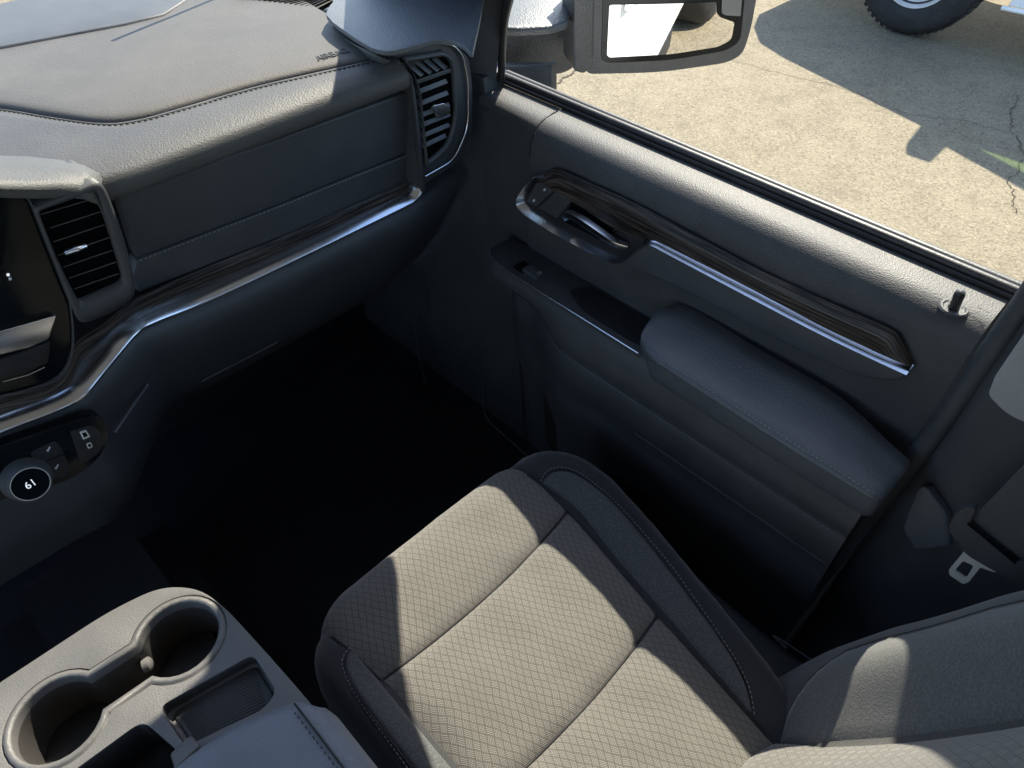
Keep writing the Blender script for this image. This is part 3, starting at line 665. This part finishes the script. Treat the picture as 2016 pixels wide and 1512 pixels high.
tube('switch_mark', [ws_ + V(-.003, -.010, .0045), ws_ + V(.004, -.010, .0045), ws_ + V(.004, -.014, .0045), ws_ + V(-.003, -.014, .0045)], .0004, 'icon', door, 4)
# armrest
at_ = resample(cr([Z((1262, 660), -.640), Z((1272, 640), -.634), Z((1300, 608), -.628), Z((1333, 600), -.624), Z((1373, 613), -.622), Z((1500, 690), -.622), Z((1627, 763), -.622), Z((1690, 812), -.626), Z((1745, 865), -.632), Z((1790, 905), -.636)], 8), 60)
ab_ = resample(cr([X((1262, 668), .622), X((1275, 695), .608), X((1300, 714), .602), X((1400, 778), .600), X((1550, 874), .600), X((1690, 960), .600), X((1722, 979), .602)], 8), 60)
rows = []
for i, (p, q) in enumerate(zip(at_, ab_)):
    k = sm(0, 6, i)
    mid = p.lerp(q, .5)
    r = [p + V(.01, 0, -.012), p, p.lerp(q, .25) + V(0, 0, .001 * k), mid + V(0, 0, .0005 * k), p.lerp(q, .70) + V(0, 0, .0030 * k), p.lerp(q, .86) + V(0, 0, .0036 * k), p.lerp(q, .95) + V(0, 0, .0022 * k), q, q + V(-.0015, 0, -.003), q + V(-.0005, 0, -.006), q + V(.001 * k, 0, -.014), q + V(.005 * k, 0, -.028 * k - .004), q + V(.013 * k, 0, -.044 * k - .006), q + V(.026 * k, 0, -.054 * k - .008)]
    rows.append(r)
c_ = sum(rows[-1], V(0, 0, 0)) / len(rows[-1]); rows.append([p + (c_ - p) * .15 + V(0, -.006, 0) for p in rows[-1]]); rows.append([c_ + V(.02, -.007, -.01)] * len(rows[0]))
grid('armrest', rows, 'leather', door)
stitches('stitching', [p.lerp(q, .965) + V(0, 0, .0022) for p, q in list(zip(at_, ab_))[4:]], (-.6, 0, .8), 'thread', door, .003, .0026, .0006)
tube('armrest_seam', [q + V(-.0005, 0, -.0035) for q in ab_], .001, 'matte', door, 6)
# lower panel, map pocket
LP = [(.640, -.683), (.6330, -.690), (.627, -.705), (.622, -.730), (.6185, -.748), (.6205, -.7515), (.6185, -.755), (.617, -.78), (.618, -.815), (.6205, -.818), (.620, -.85), (.63, -.92), (.65, -1.0), (.66, -1.18)]
rows = []
for i in range(31):
    y = lerp(YR, .64, i / 30); k = sm(.50, .64, y); rows.append([V(x + .05 * k * sm(-.69, -.76, z) + .002 * k, y, z) for x, z in LP])
for t in (.2, .4, .6, .8, 1.0):
    rows.append([V(x + .05 * sm(-.69, -.76, z) + .04 * t * t, .64 + .07 * t, z) for x, z in LP])
grid('lower_panel', rows, 'hard', door)
stitches('stitching', [V(.6180 + .05 * sm(.50, .64, y), y, -.7545) for y in [lerp(.06, .56, i / 30) for i in range(31)]], (-1, 0, 0), 'thread', door, .003, .003, .0005)
tube('panel_crease', [V(.6183, y, -.8165) for y in (.05, .2, .36)], .0010, 'soft', door, 6)
pk = rnd([V(.640, .33, -.86), V(.6435, .52, -.80), V(.667, .57, -.80), V(.675, .60, -.86), V(.675, .58, -1.08), V(.655, .33, -1.12)], .03)
slab('map_pocket', [p - V(.004, 0, 0) for p in pk], (-1, .1, 0), .004, 'matte', door, 0)  # flat dark sheet; shade inside the pocket is put into its colour
tube('pocket_rim', cr([X(p, .645) for p in ((990, 660), (960, 672), (948, 690), (950, 760), (953, 808), (967, 833), (1010, 872), (1068, 923))], 6), .0014, 'hard', door, 6)
tube('panel_front_edge', cr([X(p, .69) for p in ((822, 600), (818, 640), (823, 690), (839, 756), (868, 800), (905, 832))], 6), .0018, 'soft', door, 6)
tube('sill_plate_edge', cr([X(p, .66) for p in ((905, 880), (920, 915), (950, 940), (990, 970))], 6), .003, 'soft', door, 6)
# outer skin
sk = []
for i in range(13):
    y = lerp(-.045, .98, i / 12)
    sk.append([V(.80, y, -.470), V(.850, y, -.49), V(.905, y, -.545), V(.935, y, -.66), V(.94, y, -.9), V(.925, y, -1.15), V(.86, y, -1.26)])
skin = grid('outer_skin', sk, 'white', door)
slab('outer_handle', rnd([V(.965, .02, -.655), V(.965, .20, -.635), V(.965, .20, -.665), V(.965, .02, -.69)], .012), (1, 0, 0), .018, 'white', skin, .007)
slab('handle_cup', rnd([V(.941, .08, -.635), V(.941, .14, -.63), V(.941, .14, -.69), V(.941, .08, -.70)], .025), (1, 0, .1), .002, 'console', skin, 0)
# towing mirror
MN = Vector((-.535, -.845, -.03)).normalized(); MG = Vector((1.15, .75, -.47))
Mi = lambda p, o=0: PL(p, MN, MG + MN * o)
mo = rnd([Mi(p, .006) for p in ((1150, -60), (1142, 120), (1158, 146), (1300, 143), (1430, 124), (1462, 108), (1478, 60), (1500, -60))], [.001, .01, .01, .05, .03, .015, .03, .001])
mir = slab('side_mirror', mo, MN, .10, 'housing', door, .012, 4)
hl = slab('mirror_bezel', rnd([Mi(p, .0075) for p in ((1188, -60), (1184, 118), (1196, 124), (1320, 119), (1430, 100), (1458, 82), (1472, -60))], [.001, .006, .006, .03, .02, .014, .001]), MN, .003, 'black', mir, .001)
slab('mirror_glass', rnd([Mi(p, .0095) for p in ((1200, 10), (1195, 108), (1200, 113), (1320, 107), (1415, 92), (1440, 78), (1446, 44), (1418, 34), (1411, 26), (1410, 4), (1300, 8))], [.004, .003, .003, .02, .01, .008, .004, .003, .003, .003, .02]), MN, .001, 'mirror', mir, 0)
slab('mirror_reflector', rnd([Mi(p, .0095) for p in ((1422, -40), (1421, 26), (1428, 30), (1458, 32), (1464, -40))], .003), MN, .001, 'console', mir, 0)
slab('mirror_hinge', rnd([Mi(p, .012) for p in ((1128, -60), (1130, 140), (1150, 146), (1168, 130), (1172, -60))], .006), MN, .07, 'housing', mir, .010, 3)
AXm = 1.0
slab('mirror_arm', rnd([PL(p, (-.6, -.8, 0), (.98, 1.0, -.5)) for p in ((972, 52), (1012, 58), (1085, 54), (1122, 44), (1136, 60), (1134, 132), (1110, 146), (1060, 151), (1000, 148), (972, 140))], [.01, .02, .02, .01, .01, .01, .02, .03, .02, .01]), (-.6, -.8, 0), .10, 'housing', mir, .008, 3)
tp = [Z(p, -.432) for p in ((975, 50), (1012, 56), (1085, 52), (1118, 42), (1128, 0), (1140, -40), (1010, -60), (985, -10))]
slab('mirror_arm_cap', rnd(tp, .012), (0, 0, 1), .012, 'housing', mir, .006, 3)
slab('mirror_bracket', [PL(p, (-.9, -.3, 0), (.93, .96, -.6)) for p in ((960, 130), (1087, 130), (1087, 196), (960, 196))], (-.9, -.3, 0), .02, 'housing', mir, .003)

# ================================================================== SEAT
seat = thing('passenger_seat', 'dark cloth passenger seat with basket weave insert and stitched bolsters', 'car seat', (.3, .15, -1.2))
XL, XR, YFr = .068, .552, .474
def sdf(x, y):
    cx, hx = (XL + XR) / 2, (XR - XL) / 2
    xr_t = interp([(0, .080), (.04, .066), (.13, .044), (.25, .016), (.34, 0)], y)       # waist towards the rear on the door side
    if x > cx: x = cx + (x - cx) * (hx / (hx - xr_t))
    r = .10
    dx, dy = abs(x - cx) - (hx - r), y - (YFr - r)
    if y < YFr - r: return dx - r if dx > 0 else max(dx - r, y - YFr)
    if dx < 0: return y - YFr
    return math.hypot(dx, dy) - r
INL = [(-.1, .128), (.0, .128), (.33, .128), (.40, .120), (.5, .105)]
INR = [(-.1, .40), (.0, .408), (.15, .428), (.34, .458), (.40, .462), (.5, .455)]
def basez(x, y):
    z = -.872 + .085 * min(y, .42)
    l, r = interp(INL, y), interp(INR, y)
    o = max(l - x, x - r)                    # distance out into a bolster
    z += .022 * sm(-.01, .05, o) * (1 - .35 * sm(.30, .46, y))
    return z
def cz(x, y):
    d = -sdf(x, y); R = .045
    z = basez(x, y) + .0016 * mnoise.noise(Vector((x * 22, y * 22, 3))) + .0007 * mnoise.noise(Vector((x * 60, y * 60, 9)))
    if d < R:
        q = max(d, 0); z -= R - math.sqrt(max(R * R - (R - q) ** 2, 0))
    return z
rows = []
for j in range(71):
    y = lerp(-.10, YFr + .06, j / 70); row = []
    for i in range(81):
        x = lerp(XL - .05, XR + .05, i / 80); s = sdf(x, y); px, py = x, y
        if s > 0:
            e = 1e-4; gx = (sdf(x + e, y) - sdf(x - e, y)) / (2 * e); gy = (sdf(x, y + e) - sdf(x, y - e)) / (2 * e); L = math.hypot(gx, gy) or 1
            px, py = x - gx / L * s, y - gy / L * s
        l_, r_ = interp(INL, py), interp(INR, py); row.append(V(px, py, cz(px, py) - max(s, 0) * 3.2 - .016 * sm(.0, .006, px - l_) * sm(.0, .006, r_ - px)))
    rows.append(row)
grid('cushion', rows, 'cloth', seat, uvf=uvxy)
# woven insert in three pillows
SE = [YFr + .004, .342, .165, -.03]
def yseam(s, x): return s if s > .4 else s + .012 * ((x - .28) / .17) ** 2 - .006
def yfront(x):
    lo, hi = .3, .5
    for _ in range(22):
        md_ = (lo + hi) / 2
        if sdf(x, md_) < 0: lo = md_
        else: hi = md_
    return lo
for a, b_ in ((SE[0], SE[1]), (SE[1], SE[2]), (SE[2], SE[3])):
    rows = []
    for j in range(31):
        t = j / 30; row = []
        for i in range(37):
            s = i / 36; y0 = lerp(a, b_, t); l, r = interp(INL, y0) - .003, interp(INR, y0) + .003
            x = lerp(l, r, s); y = lerp(yfront(x) if a > .4 else yseam(a, x), yseam(b_, x), t)
            fv = 1.0 if a > .4 else 1 - abs(2 * t - 1) ** 14
            if a > .4: fv = 1 - t ** 18
            pil = (1 - abs(2 * s - 1) ** 16) * fv
            pf = (1 - (2 * t - 1) ** 2) if a < .4 else 1 - t * t
            yy = min(y, yfront(x) - .0005)
            z = cz(x, yy) - .005 + .0085 * pil + .008 * pf * (1 - (2 * s - 1) ** 4)
            if a > .4 and t < .2: z += -.0; y = yy + .004 * pil
            row.append(V(x, y, z))
        rows.append(row)
    if a > .4: rows.insert(0, [p + V(0, .002, -.05) for p in rows[0]])
    grid('insert_panel', rows, 'weave', seat, uvf=uvxy)
for sy_ in SE[1:3]:
    tube('insert_seam', [V(x, yseam(sy_, x), cz(x, yseam(sy_, x)) - .0030) for x in [lerp(interp(INL, sy_), interp(INR, sy_), i / 30) for i in range(31)]], .0016, 'matte', seat, 6)
for tab in (INL, INR):
    tube('insert_edge_seam', [V(interp(tab, y), y, cz(interp(tab, y), y) - .0016) for y in [lerp(-.02, .43, i / 50) for i in range(51)]], .0018, 'matte', seat, 6)
# stitched knit facings on both bolsters
def facing(inner, outer, n=40):
    A, B = resample(cr([V(x, y, 0) for x, y in inner], 8), n), resample(cr([V(x, y, 0) for x, y in outer], 8), n); rows = []
    for p, q in zip(A, B):
        r = []
        for t in [i / 10 for i in range(11)]:
            c = p.lerp(q, t); e = (1 - abs(2 * t - 1) ** 8); r.append(V(c.x, c.y, cz(c.x, c.y) - .0015 + .005 * e))
        rows.append(r)
    grid('bolster_facing', rows, 'knit', seat, uvf=uvxy)
    s = [V(p.x, p.y, cz(p.x, p.y) + .0008) for p in B]
    tube('bolster_seam', s, .0012, 'matte', seat, 6)
    ce = sum(A, V(0, 0, 0)) / n
    s2 = []
    for p in B:
        d = (p - ce); d.z = 0; q = p + d.normalized() * .005; s2.append(V(q.x, q.y, cz(q.x, q.y) + .0008))
    stitches('stitching', s2, (0, 0, 1), 'thread', seat, .0032, .0024, .0006)
zb = -.822
ZB = lambda p: tuple(Z(p, zb)[:2])
facing([(.463, .402), (.4655, .34), (.450, .26), (.436, .17), (.424, .09), (.414, .02)], [(.463, .402), (.484, .404), (.503, .375), (.503, .30), (.482, .20), (.456, .10), (.436, .045), (.414, .018)])
facing([(.123, .395), (.124, .33), (.124, .25), (.124, .12), (.124, .02)], [(.123, .395), (.105, .385), (.094, .34), (.091, .25), (.090, .12), (.092, .02)])
# side valance
vl = []
for y in (-.1, 0, .1, .2, .32):
    x = .505 + .03 * sm(.05, .3, y); zt = -.895 - .03 * sm(.05, .3, y); vl.append([V(x - .03, y, zt + .004), V(x + .012, y, zt + .002), V(x + .028, y, zt - .012), V(x + .034, y, zt - .05), V(x + .034, y, zt - .16)])
grid('side_valance', vl, 'hard', seat)
tube('valance_line', cr([V(.525, .03, -.888), V(.53, .05, -.89), V(.533, -.02, -.886), V(.52, -.07, -.88)], 5), .0012, 'leather', seat, 6)
# backrest
BO = V(.29, -.045, -.885); BU = V(0, -.30, .954).normalized(); BN = V(0, .954, .30).normalized()
def bp(a, b_, h): return BO + V(a, 0, 0) + BU * b_ + BN * h
BW = [(-.05, .225), (.05, .264), (.15, .278), (.30, .275), (.45, .25), (.56, .21)]
def bh(a, b_):
    wd = interp(BW, b_); s = abs(a) / wd; h = .004 + .044 * sm(.38, .74, s)
    if s > .82: h -= .05 * ((s - .82) / .18) ** 2
    return h - .04 * sm(.46, .6, b_) + .010 * sm(.25, 0, b_)
rows = []
for j in range(41):
    b_ = lerp(-.05, .60, j / 40); wd = interp(BW, b_); r = [bp(-wd, b_, bh(-wd, b_) - .12)]
    r += [bp(lerp(-wd, wd, i / 48), b_, bh(lerp(-wd, wd, i / 48), b_)) for i in range(49)] + [bp(wd, b_, bh(wd, b_) - .12)]
    rows.append(r)
def uvb(p): d = Vector(p) - BO; return (d.x, d.dot(BU))
grid('backrest', rows, 'cloth', seat, uvf=uvb)
rows = []
for j in range(37):
    b_ = lerp(-.02, .52, j / 36); l = interp([(-.02, .114), (.1, .121), (.5, .121)], b_)
    rows.append([bp(lerp(-l, l, i / 24), b_, bh(lerp(-l, l, i / 24), b_) - .004 + .022 * (1 - abs(i / 12 - 1) ** 6) + .012 * sm(.10, .0, b_)) for i in range(25)])
grid('backrest_insert', rows, 'weave', seat, uvf=uvb)
for sgn in (1, -1):
    rows = []
    for j in range(33):
        b_ = lerp(.008, .50, j / 32); wd = interp(BW, b_); l = .119; r_ = lerp(.119, wd * .79, min(1, (j / 6) ** .55))
        rows.append([bp(sgn * lerp(l, r_, t), b_, bh(lerp(l, r_, t), b_) - .0015 + .0045 * (1 - abs(2 * t - 1) ** 8)) for t in [i / 12 for i in range(13)]])
    grid('backrest_bolster', rows, 'knit', seat, uvf=uvb)
    tube('bolster_seam', [r[-1] + BN * .001 for r in rows], .0011, 'matte', seat, 6)
box('seat_base', (.10, -.1, -1.2), (.50, .38, -.95), 'matte', seat, .01)

# ================================================================== CENTRE CONSOLE
con = thing('center_console', 'grey plastic center console with two joined cup holders and trays', 'console', (-.083, .4, -1.1))
CZ = -.720
def CP(p): return Z(p, CZ)
outl = [V(-0.216, 0.5634, CZ), V(-0.054, 0.5607, CZ), V(-0.0018, 0.549, CZ), V(0.027, 0.5175, CZ), V(0.036, 0.477, CZ), V(0.04095, 0.405, CZ), V(0.045, 0.324, CZ), V(0.0468, 0.18, CZ), V(-0.216, 0.18, CZ)]
outer = rnd(outl, [.03, .04, .03, .03, .03, .05, .05, .01, .01], 6)
C1, C2, RC = V(-0.0162, 0.4797, CZ), V(-0.1368, 0.486, CZ), .0475
def capsule(R, gap, n=24):
    # two circles joined by a channel of half-width gap, as one closed loop
    ax = (C2 - C1).normalized(); sd = V(-ax.y, ax.x, 0); out = []
    a0 = math.asin(min(gap / R, 1))
    for c, s in ((C1, -1), (C2, 1)):
        for i in range(n + 1):
            th = lerp(a0, 2 * math.pi - a0, i / n)
            out.append(c + (ax * -s) * (math.cos(th)) * R * 1 if False else c + ax * (-s * math.cos(th)) * R + sd * (-s * math.sin(th)) * R)
    return out
def holes_plate(name, outer, holes, mat, parent, depth, bev=.003):
    bm = bmesh.new(); edges = []
    for loop in [outer] + holes:
        vs = [bm.verts.new(p) for p in loop]; edges += [bm.edges.new((vs[i], vs[(i + 1) % len(vs)])) for i in range(len(vs))]
    bmesh.ops.triangle_fill(bm, use_beauty=True, use_dissolve=False, edges=edges)
    top = list(bm.faces); bnd = [e for e in bm.edges if len(e.link_faces) == 1]
    r = bmesh.ops.extrude_edge_only(bm, edges=bnd)
    for v in [g_ for g_ in r['geom'] if isinstance(g_, bmesh.types.BMVert)]: v.co.z -= depth
    bmesh.ops.recalc_face_normals(bm, faces=bm.faces)
    if bev:
        es = [e for e in bm.edges if len(e.link_faces) == 2 and e.calc_face_angle(0) > .8]
        bmesh.ops.bevel(bm, geom=es, offset=bev, segments=3, profile=.5, affect='EDGES', clamp_overlap=True)
    bm.verts.index_update(); vs = [v.co.copy() for v in bm.verts]; fs = [[v.index for v in f.verts] for f in bm.faces]; bm.free()
    return autosmooth(mk(name, vs, fs, mat, parent), 40)
t1 = rnd([CP(p) for p in ((498, 1288), (545, 1362), (520, 1395), (365, 1470), (312, 1392))], [.008, .012, .012, .006, .010], 5)
t2 = rnd([V(-0.0792, 0.4266, CZ), V(-0.063, 0.351, CZ), V(-0.171, 0.351, CZ), V(-0.1935, 0.4302, CZ)], [.012, .012, .02, .02], 5)
hc = capsule(.0492, .0285)
plate = holes_plate('console_top', outer, [hc, t1, t2], 'console', con, .06, .0035)
hi = capsule(.0410, .0205); hi2 = capsule(.0482, .0276)
# cup-holder liner: raised rim, then wall
rows = [[p + V(0, 0, -.0032) for p in hc], [p + V(0, 0, -.0036) for p in hi2], [p + V(0, 0, .0012) for p in [a.lerp(b_, .12) for a, b_ in zip(hi2, hi)]], [p + V(0, 0, .0014) for p in [a.lerp(b_, .9) for a, b_ in zip(hi2, hi)]], [p + V(0, 0, -.002) for p in hi], [p + V(0, 0, -.012) for p in capsule(.0404, .0200)]]
grid('cup_holder_rim', rows, 'console', con, closed=True)
low = capsule(.0386, .0193)
rows = [[p + V(0, 0, -.012) for p in capsule(.0404, .0200)], [p + V(0, 0, -.04) for p in capsule(.0398, .0197)], [p + V(0, 0, -.082) for p in low]]
liner = grid('cup_holder_wall', rows, 'cup', con, closed=True)
for c in (C1, C2):
    lathe('cup_floor', c + V(0, 0, -.085), (0, 0, 1), (0, 1, 0), [(.047, .003), (.0362, .003), (.0348, .0055), (.0334, .003), (.0001, .003)], 'cup', con, 40)
slab('channel_floor', [C1 + V(-.030, .0205, -.066), C1 + V(-.030, -.0205, -.066), C2 + V(.030, -.0205, -.066), C2 + V(.030, .0205, -.066)], (0, 0, 1), .03, 'console', con, .002)
for c, d in ((C1, V(-0.828, 0.36, 0)), (C2, V(-0.63, -0.63, 0))):
    q = c + d.normalized() * .040
    lathe('cup_finger', q + V(0, 0, -.030), -d.normalized() + V(0, 0, .1), (0, 0, 1), [(.0080, -.004), (.0072, .002), (.0045, .004), (.0002, .0045)], 'console', con, 20)
ctr = lambda L: sum(L, V(0, 0, 0)) / len(L)
for nm, L, dp in (('tray', t1, .020), ('deep_tray', t2, .06)):
    c = ctr(L); rows = [[p + V(0, 0, -.003) for p in L], [p + V(0, 0, -dp * .8) for p in L], [c + (p - c) * .97 + V(0, 0, -dp) for p in L], [c + V(0, 0, -dp) + (p - c) * .01 for p in L]]
    grid(nm, rows, 'console' if dp < .05 else 'matte', con, closed=True)
c = ctr(t1); tm = [c + (p - c) * .90 + V(0, 0, -.018) for p in t1]
slab('tray_mat', tm, (0, 0, 1), .002, 'hard', con, .001)
for i in range(1, 15):
    t = i / 15
    p, q = CP((505, 1300)).lerp(CP((530, 1385)), t), CP((325, 1392)).lerp(CP((368, 1455)), t)
    tube('mat_rib', [q.lerp(p, .06) + V(0, 0, -.0176), q.lerp(p, .94) + V(0, 0, -.0176)], .0008, 'hard', con, 4)
# padded lid behind the trays
LZ = -.698
lid_l = [V(-0.27, 0.3555, 0), V(-0.09, 0.3645, 0), V(-0.0594, 0.369, 0), V(0, 0.3528, 0), V(0.036, 0.3375, 0), V(0.0522, 0.315, 0), V(0.0558, 0.252, 0), V(0.0576, 0.09, 0)]
fr_ = resample(cr([V(-0.27, 0.3528, 0), V(-0.072, 0.3618, 0), V(-0.0495, 0.3672, 0), V(0, 0.3528, 0), V(0.0378, 0.3366, 0)], 6), 40)
rows = []
for k in range(41):
    y = .0 + k * .01; rows.append(None)
rows = []
def lidz(x, y):
    yf = interp([(-.27, .358), (-.063, .364), (-.018, .357), (.036, .335), (.0505, .31)], x)
    d = min(yf - y, 0.0545 - x); R = .022; z = LZ
    if d < R: z -= R - math.sqrt(max(R * R - (R - max(d, 0)) ** 2, 0))
    return z, yf
for i in range(61):
    x = lerp(-.27, .056, (i / 60) ** .8); r = []
    for j in range(41):
        yf = interp([(-.27, .358), (-.063, .364), (-.018, .357), (.036, .335), (.0505, .31), (.056, .297)], x)
        y = lerp(.03, yf, (j / 40) ** .6); z, _ = lidz(x, y); r.append(V(x, y, z))
    r += [V(x, yf + .001, LZ - .035), V(x, yf - .004, LZ - .06)]
    rows.append(r)
rows.append([p + V(.001, 0, -.03) for p in rows[-1]])
grid('armrest_lid', rows, 'lid', con)
sl_ = [V(.0325, y, lidz(.0325, y)[0] + .0012) for y in [lerp(.08, .328, i / 20) for i in range(21)]]
tube('lid_seam', sl_, .0009, 'matte', con, 6)
stitches('stitching', [p + V(-.0045, 0, -.0002) for p in sl_], (0, 0, 1), 'darkthread', con, .0036, .0026, .0008)
slab('lid_latch', rnd([V(-.076, .355, LZ - .004), V(-.050, .358, LZ - .004), V(-.052, .376, LZ - .010), V(-.074, .374, LZ - .010)], .004), (0, .3, 1), .012, 'console', con, .003)
box('console_body', (-.21, .09, -1.15), (.032, .54, -.785), 'matte', con, .02)

# ================================================================== SEAT BELT
belt = thing('seat_belt', 'black seat belt with steel latch tongue hanging on the center pillar', 'seat belt', (.62, -.03, -.66))
BX = .625
bl = lambda p, o=0: X(p, BX - o)
slab('webbing', [bl(p) for p in ((1912, 1022), (2080, 850), (2200, 960), (2012, 1108))], (-1, 0, .2), .0016, 'webbing', belt, .0004)
slab('latch_grip', rnd([bl(p, .006) for p in ((1866, 1042), (1880, 1010), (1900, 998), (1922, 1002), (1910, 1030), (2002, 1108), (2030, 1098), (2030, 1150), (1988, 1142), (1900, 1092))], [.006, .008, .006, .004, .003, .003, .003, .01, .01, .01]), (-1, 0, .3), .012, 'hard', belt, .004)
slab('webbing_slot', [bl(p, .0065) for p in ((1903, 1032), (1908, 1028), (2003, 1104), (1998, 1111))], (-1, 0, .3), .001, 'black', belt, 0)
to = rnd([bl(p, .004) for p in ((1883, 1064), (1908, 1078), (1968, 1126), (1958, 1127), (1930, 1117), (1907, 1146), (1896, 1150), (1869, 1132), (1868, 1122), (1890, 1096), (1898, 1086))], .002, 4)
ti = rnd([bl(p, .004) for p in ((1879, 1124), (1896, 1104), (1917, 1114), (1901, 1140))], .003, 4)
bm = bmesh.new(); ed_ = []
for L in (to, ti):
    vv = [bm.verts.new(p) for p in L]; ed_ += [bm.edges.new((vv[i], vv[(i + 1) % len(vv)])) for i in range(len(vv))]
bmesh.ops.triangle_fill(bm, use_beauty=True, edges=ed_)
r = bmesh.ops.extrude_face_region(bm, geom=list(bm.faces))
for v in [g_ for g_ in r['geom'] if isinstance(g_, bmesh.types.BMVert)]: v.co.x += .003
bm.verts.index_update(); vs = [v.co.copy() for v in bm.verts]; fs = [[v.index for v in f.verts] for f in bm.faces]; bm.free()
autosmooth(mk('latch_tongue', vs, fs, 'steel', belt), 30)

# ================================================================== PARKED TRUCK
park = thing('parked_truck', 'white pickup with steel wheels parked alongside on the sunlit concrete', 'truck', (6.3, .5, -H))
def gz(*a): return V(a[0], a[1], a[2] - H)
XO, XI = 5.45, 7.35
side = [(2.78, .45), (2.78, .72), (2.70, .95), (2.52, 1.07), (2.25, 1.18), (1.95, 1.29), (1.62, 1.42), (1.45, 1.46), (-3.4, 1.46), (-3.4, .55), (-1.75, .50), (-1.80, .75), (-2.05, .95), (-2.35, 1.0), (-2.65, .95), (-2.85, .72), (-2.9, .55)]
arch = [(1.75 + .50 * math.cos(math.radians(a)), .42 + .50 * math.sin(math.radians(a))) for a in range(0, 181, 15)]
outline = [(2.78, .45), (2.78, .72), (2.70, .95), (2.52, 1.07), (2.25, 1.18), (1.95, 1.29), (1.62, 1.42), (1.45, 1.46), (-3.4, 1.46), (-3.4, .55), (1.10, .36)] + [(a, b_) for a, b_ in reversed(arch)] + [(2.35, .40)]
bm = bmesh.new(); L0 = [bm.verts.new(gz(XO, y, z)) for y, z in outline]; L1 = [bm.verts.new(gz(XI, y, z)) for y, z in outline]
bm.faces.new(L0); bm.faces.new(L1[::-1]); n_ = len(outline)
for i in range(n_): bm.faces.new((L0[i], L0[(i + 1) % n_], L1[(i + 1) % n_], L1[i]))
bmesh.ops.recalc_face_normals(bm, faces=bm.faces)
bmesh.ops.bevel(bm, geom=[e for e in bm.edges if abs(e.verts[0].co.x - e.verts[1].co.x) < .01], offset=.03, segments=3, affect='EDGES', clamp_overlap=True)
bm.verts.index_update(); vs = [v.co.copy() for v in bm.verts]; fs = [[v.index for v in f.verts] for f in bm.faces]; bm.free()
autosmooth(mk('body', vs, fs, 'white', park), 30)
# greenhouse: roof, pillars, tinted windows
slab('cab_roof', rnd([gz(5.58, .86, 1.98), gz(5.56, -1.2, 2.0), gz(7.24, -1.2, 2.0), gz(7.22, .86, 1.98)], .12), (0, 0, 1), .07, 'white', park, .03)
for x0, x1 in ((5.47, 5.60), (7.33, 7.20)):
    for (ya, yb) in ((1.54, .88), (.18, .10), (-1.15, -1.12)):
        w_ = .11 if ya > 1 else .09
        p, q = gz(x0, ya, 1.44), gz(x1, yb, 1.95)
        sweep('cab_pillar', [p, p.lerp(q, .5), q], [(-.03, -w_ / 2), (.03, -w_ / 2), (.03, w_ / 2), (-.03, w_ / 2)], (1, 0, .2), 'white', park)
    for ya, yb, yc, yd in ((1.36, .24, .20, .62), (.10, -1.1, -1.08, .04)):
        mk('window', [gz(x0, ya, 1.45), gz(x0, yb, 1.45), gz(x1, yc, 1.93), gz(x1, yd, 1.93)], [(0, 1, 2, 3)], 'tint', park, False)
mk('windscreen', [gz(5.5, 1.45, 1.45), gz(7.3, 1.45, 1.45), gz(7.18, .86, 1.96), gz(5.62, .86, 1.96)], [(0, 1, 2, 3)], 'tint', park, False)
box('interior', (5.7, -.3, -.9), (7.1, .15, -.12), 'matte', park, .05)
slab('rocker_panel', [gz(5.43, 1.18, .30), gz(5.43, 1.16, .37), gz(5.43, -1.7, .42), gz(5.43, -1.7, .33)], (-1, 0, 0), .06, 'white', park, .01)
sweep('rocker_trim', [gz(5.41, 1.20, .29), gz(5.41, -.2, .315), gz(5.41, -1.7, .32)], circ(.014, 8), (0, 0, 1), 'white', park)
slab('door_mirror', rnd([gz(5.28, 1.50, 1.49), gz(5.56, 1.50, 1.36), gz(5.56, 1.50, 1.60), gz(5.28, 1.50, 1.63)], .04), (0, -1, 0), .12, 'matte', park, .02)
for k, (wx, wy) in enumerate(((5.40, 1.735), (5.40, -2.35))):
    c = gz(wx, wy, .405)
    prof = [(.20, -.02), (.235, .0), (.26, .012), (.30, .018), (.345, .016), (.375, .004), (.392, -.02), (.400, -.05), (.402, -.13), (.400, -.22), (.37, -.27), (.22, -.27)]
    wheel = lathe('wheel', c, (-1, 0, 0), (0, 0, 1), prof, 'tyre', park, 72)
    # tread lugs
    vs, fs = [], []
    for i in range(56):
        a = 2 * math.pi * i / 56
        for h0, h1 in ((-.025, -.085), (-.11, -.17)):
            o_ = len(vs)
            for rr_ in (.396, .409):
                for da, hh in ((-.032, h0), (.030, h0), (.042, h1), (-.020, h1)): vs.append(c + V(-hh, math.cos(a + da) * rr_, math.sin(a + da) * rr_))
            fs += [(o_ + 4, o_ + 5, o_ + 6, o_ + 7)] + [(o_ + j, o_ + (j + 1) % 4, o_ + 4 + (j + 1) % 4, o_ + 4 + j) for j in range(4)]
    o = mk('tread', vs, fs, 'tyre', wheel, False); o['kind'] = 'stuff'
    lathe('rim', c, (-1, 0, 0), (0, 0, 1), [(.238, -.004), (.232, .006), (.222, .004), (.214, -.010), (.205, -.022), (.188, -.026), (.182, -.018), (.150, -.008), (.120, .008), (.105, .012), (.09, .004), (.085, -.02), (.0002, -.02)], 'rim', wheel, 64)
    for i in range(16):
        a = 2 * math.pi * (i + .5) / 16; q = c + V(.0075, math.cos(a) * .166, math.sin(a) * .166); u = V(0, math.cos(a), math.sin(a)); s = V(0, -math.sin(a), math.cos(a))
        slab('rim_hole', [q + u * (.012 * math.cos(t)) + s * (.017 * math.sin(t)) for t in [j * math.pi / 8 for j in range(16)]], V(-1, 0, 0) + u * .35, .004, 'black', wheel, 0)
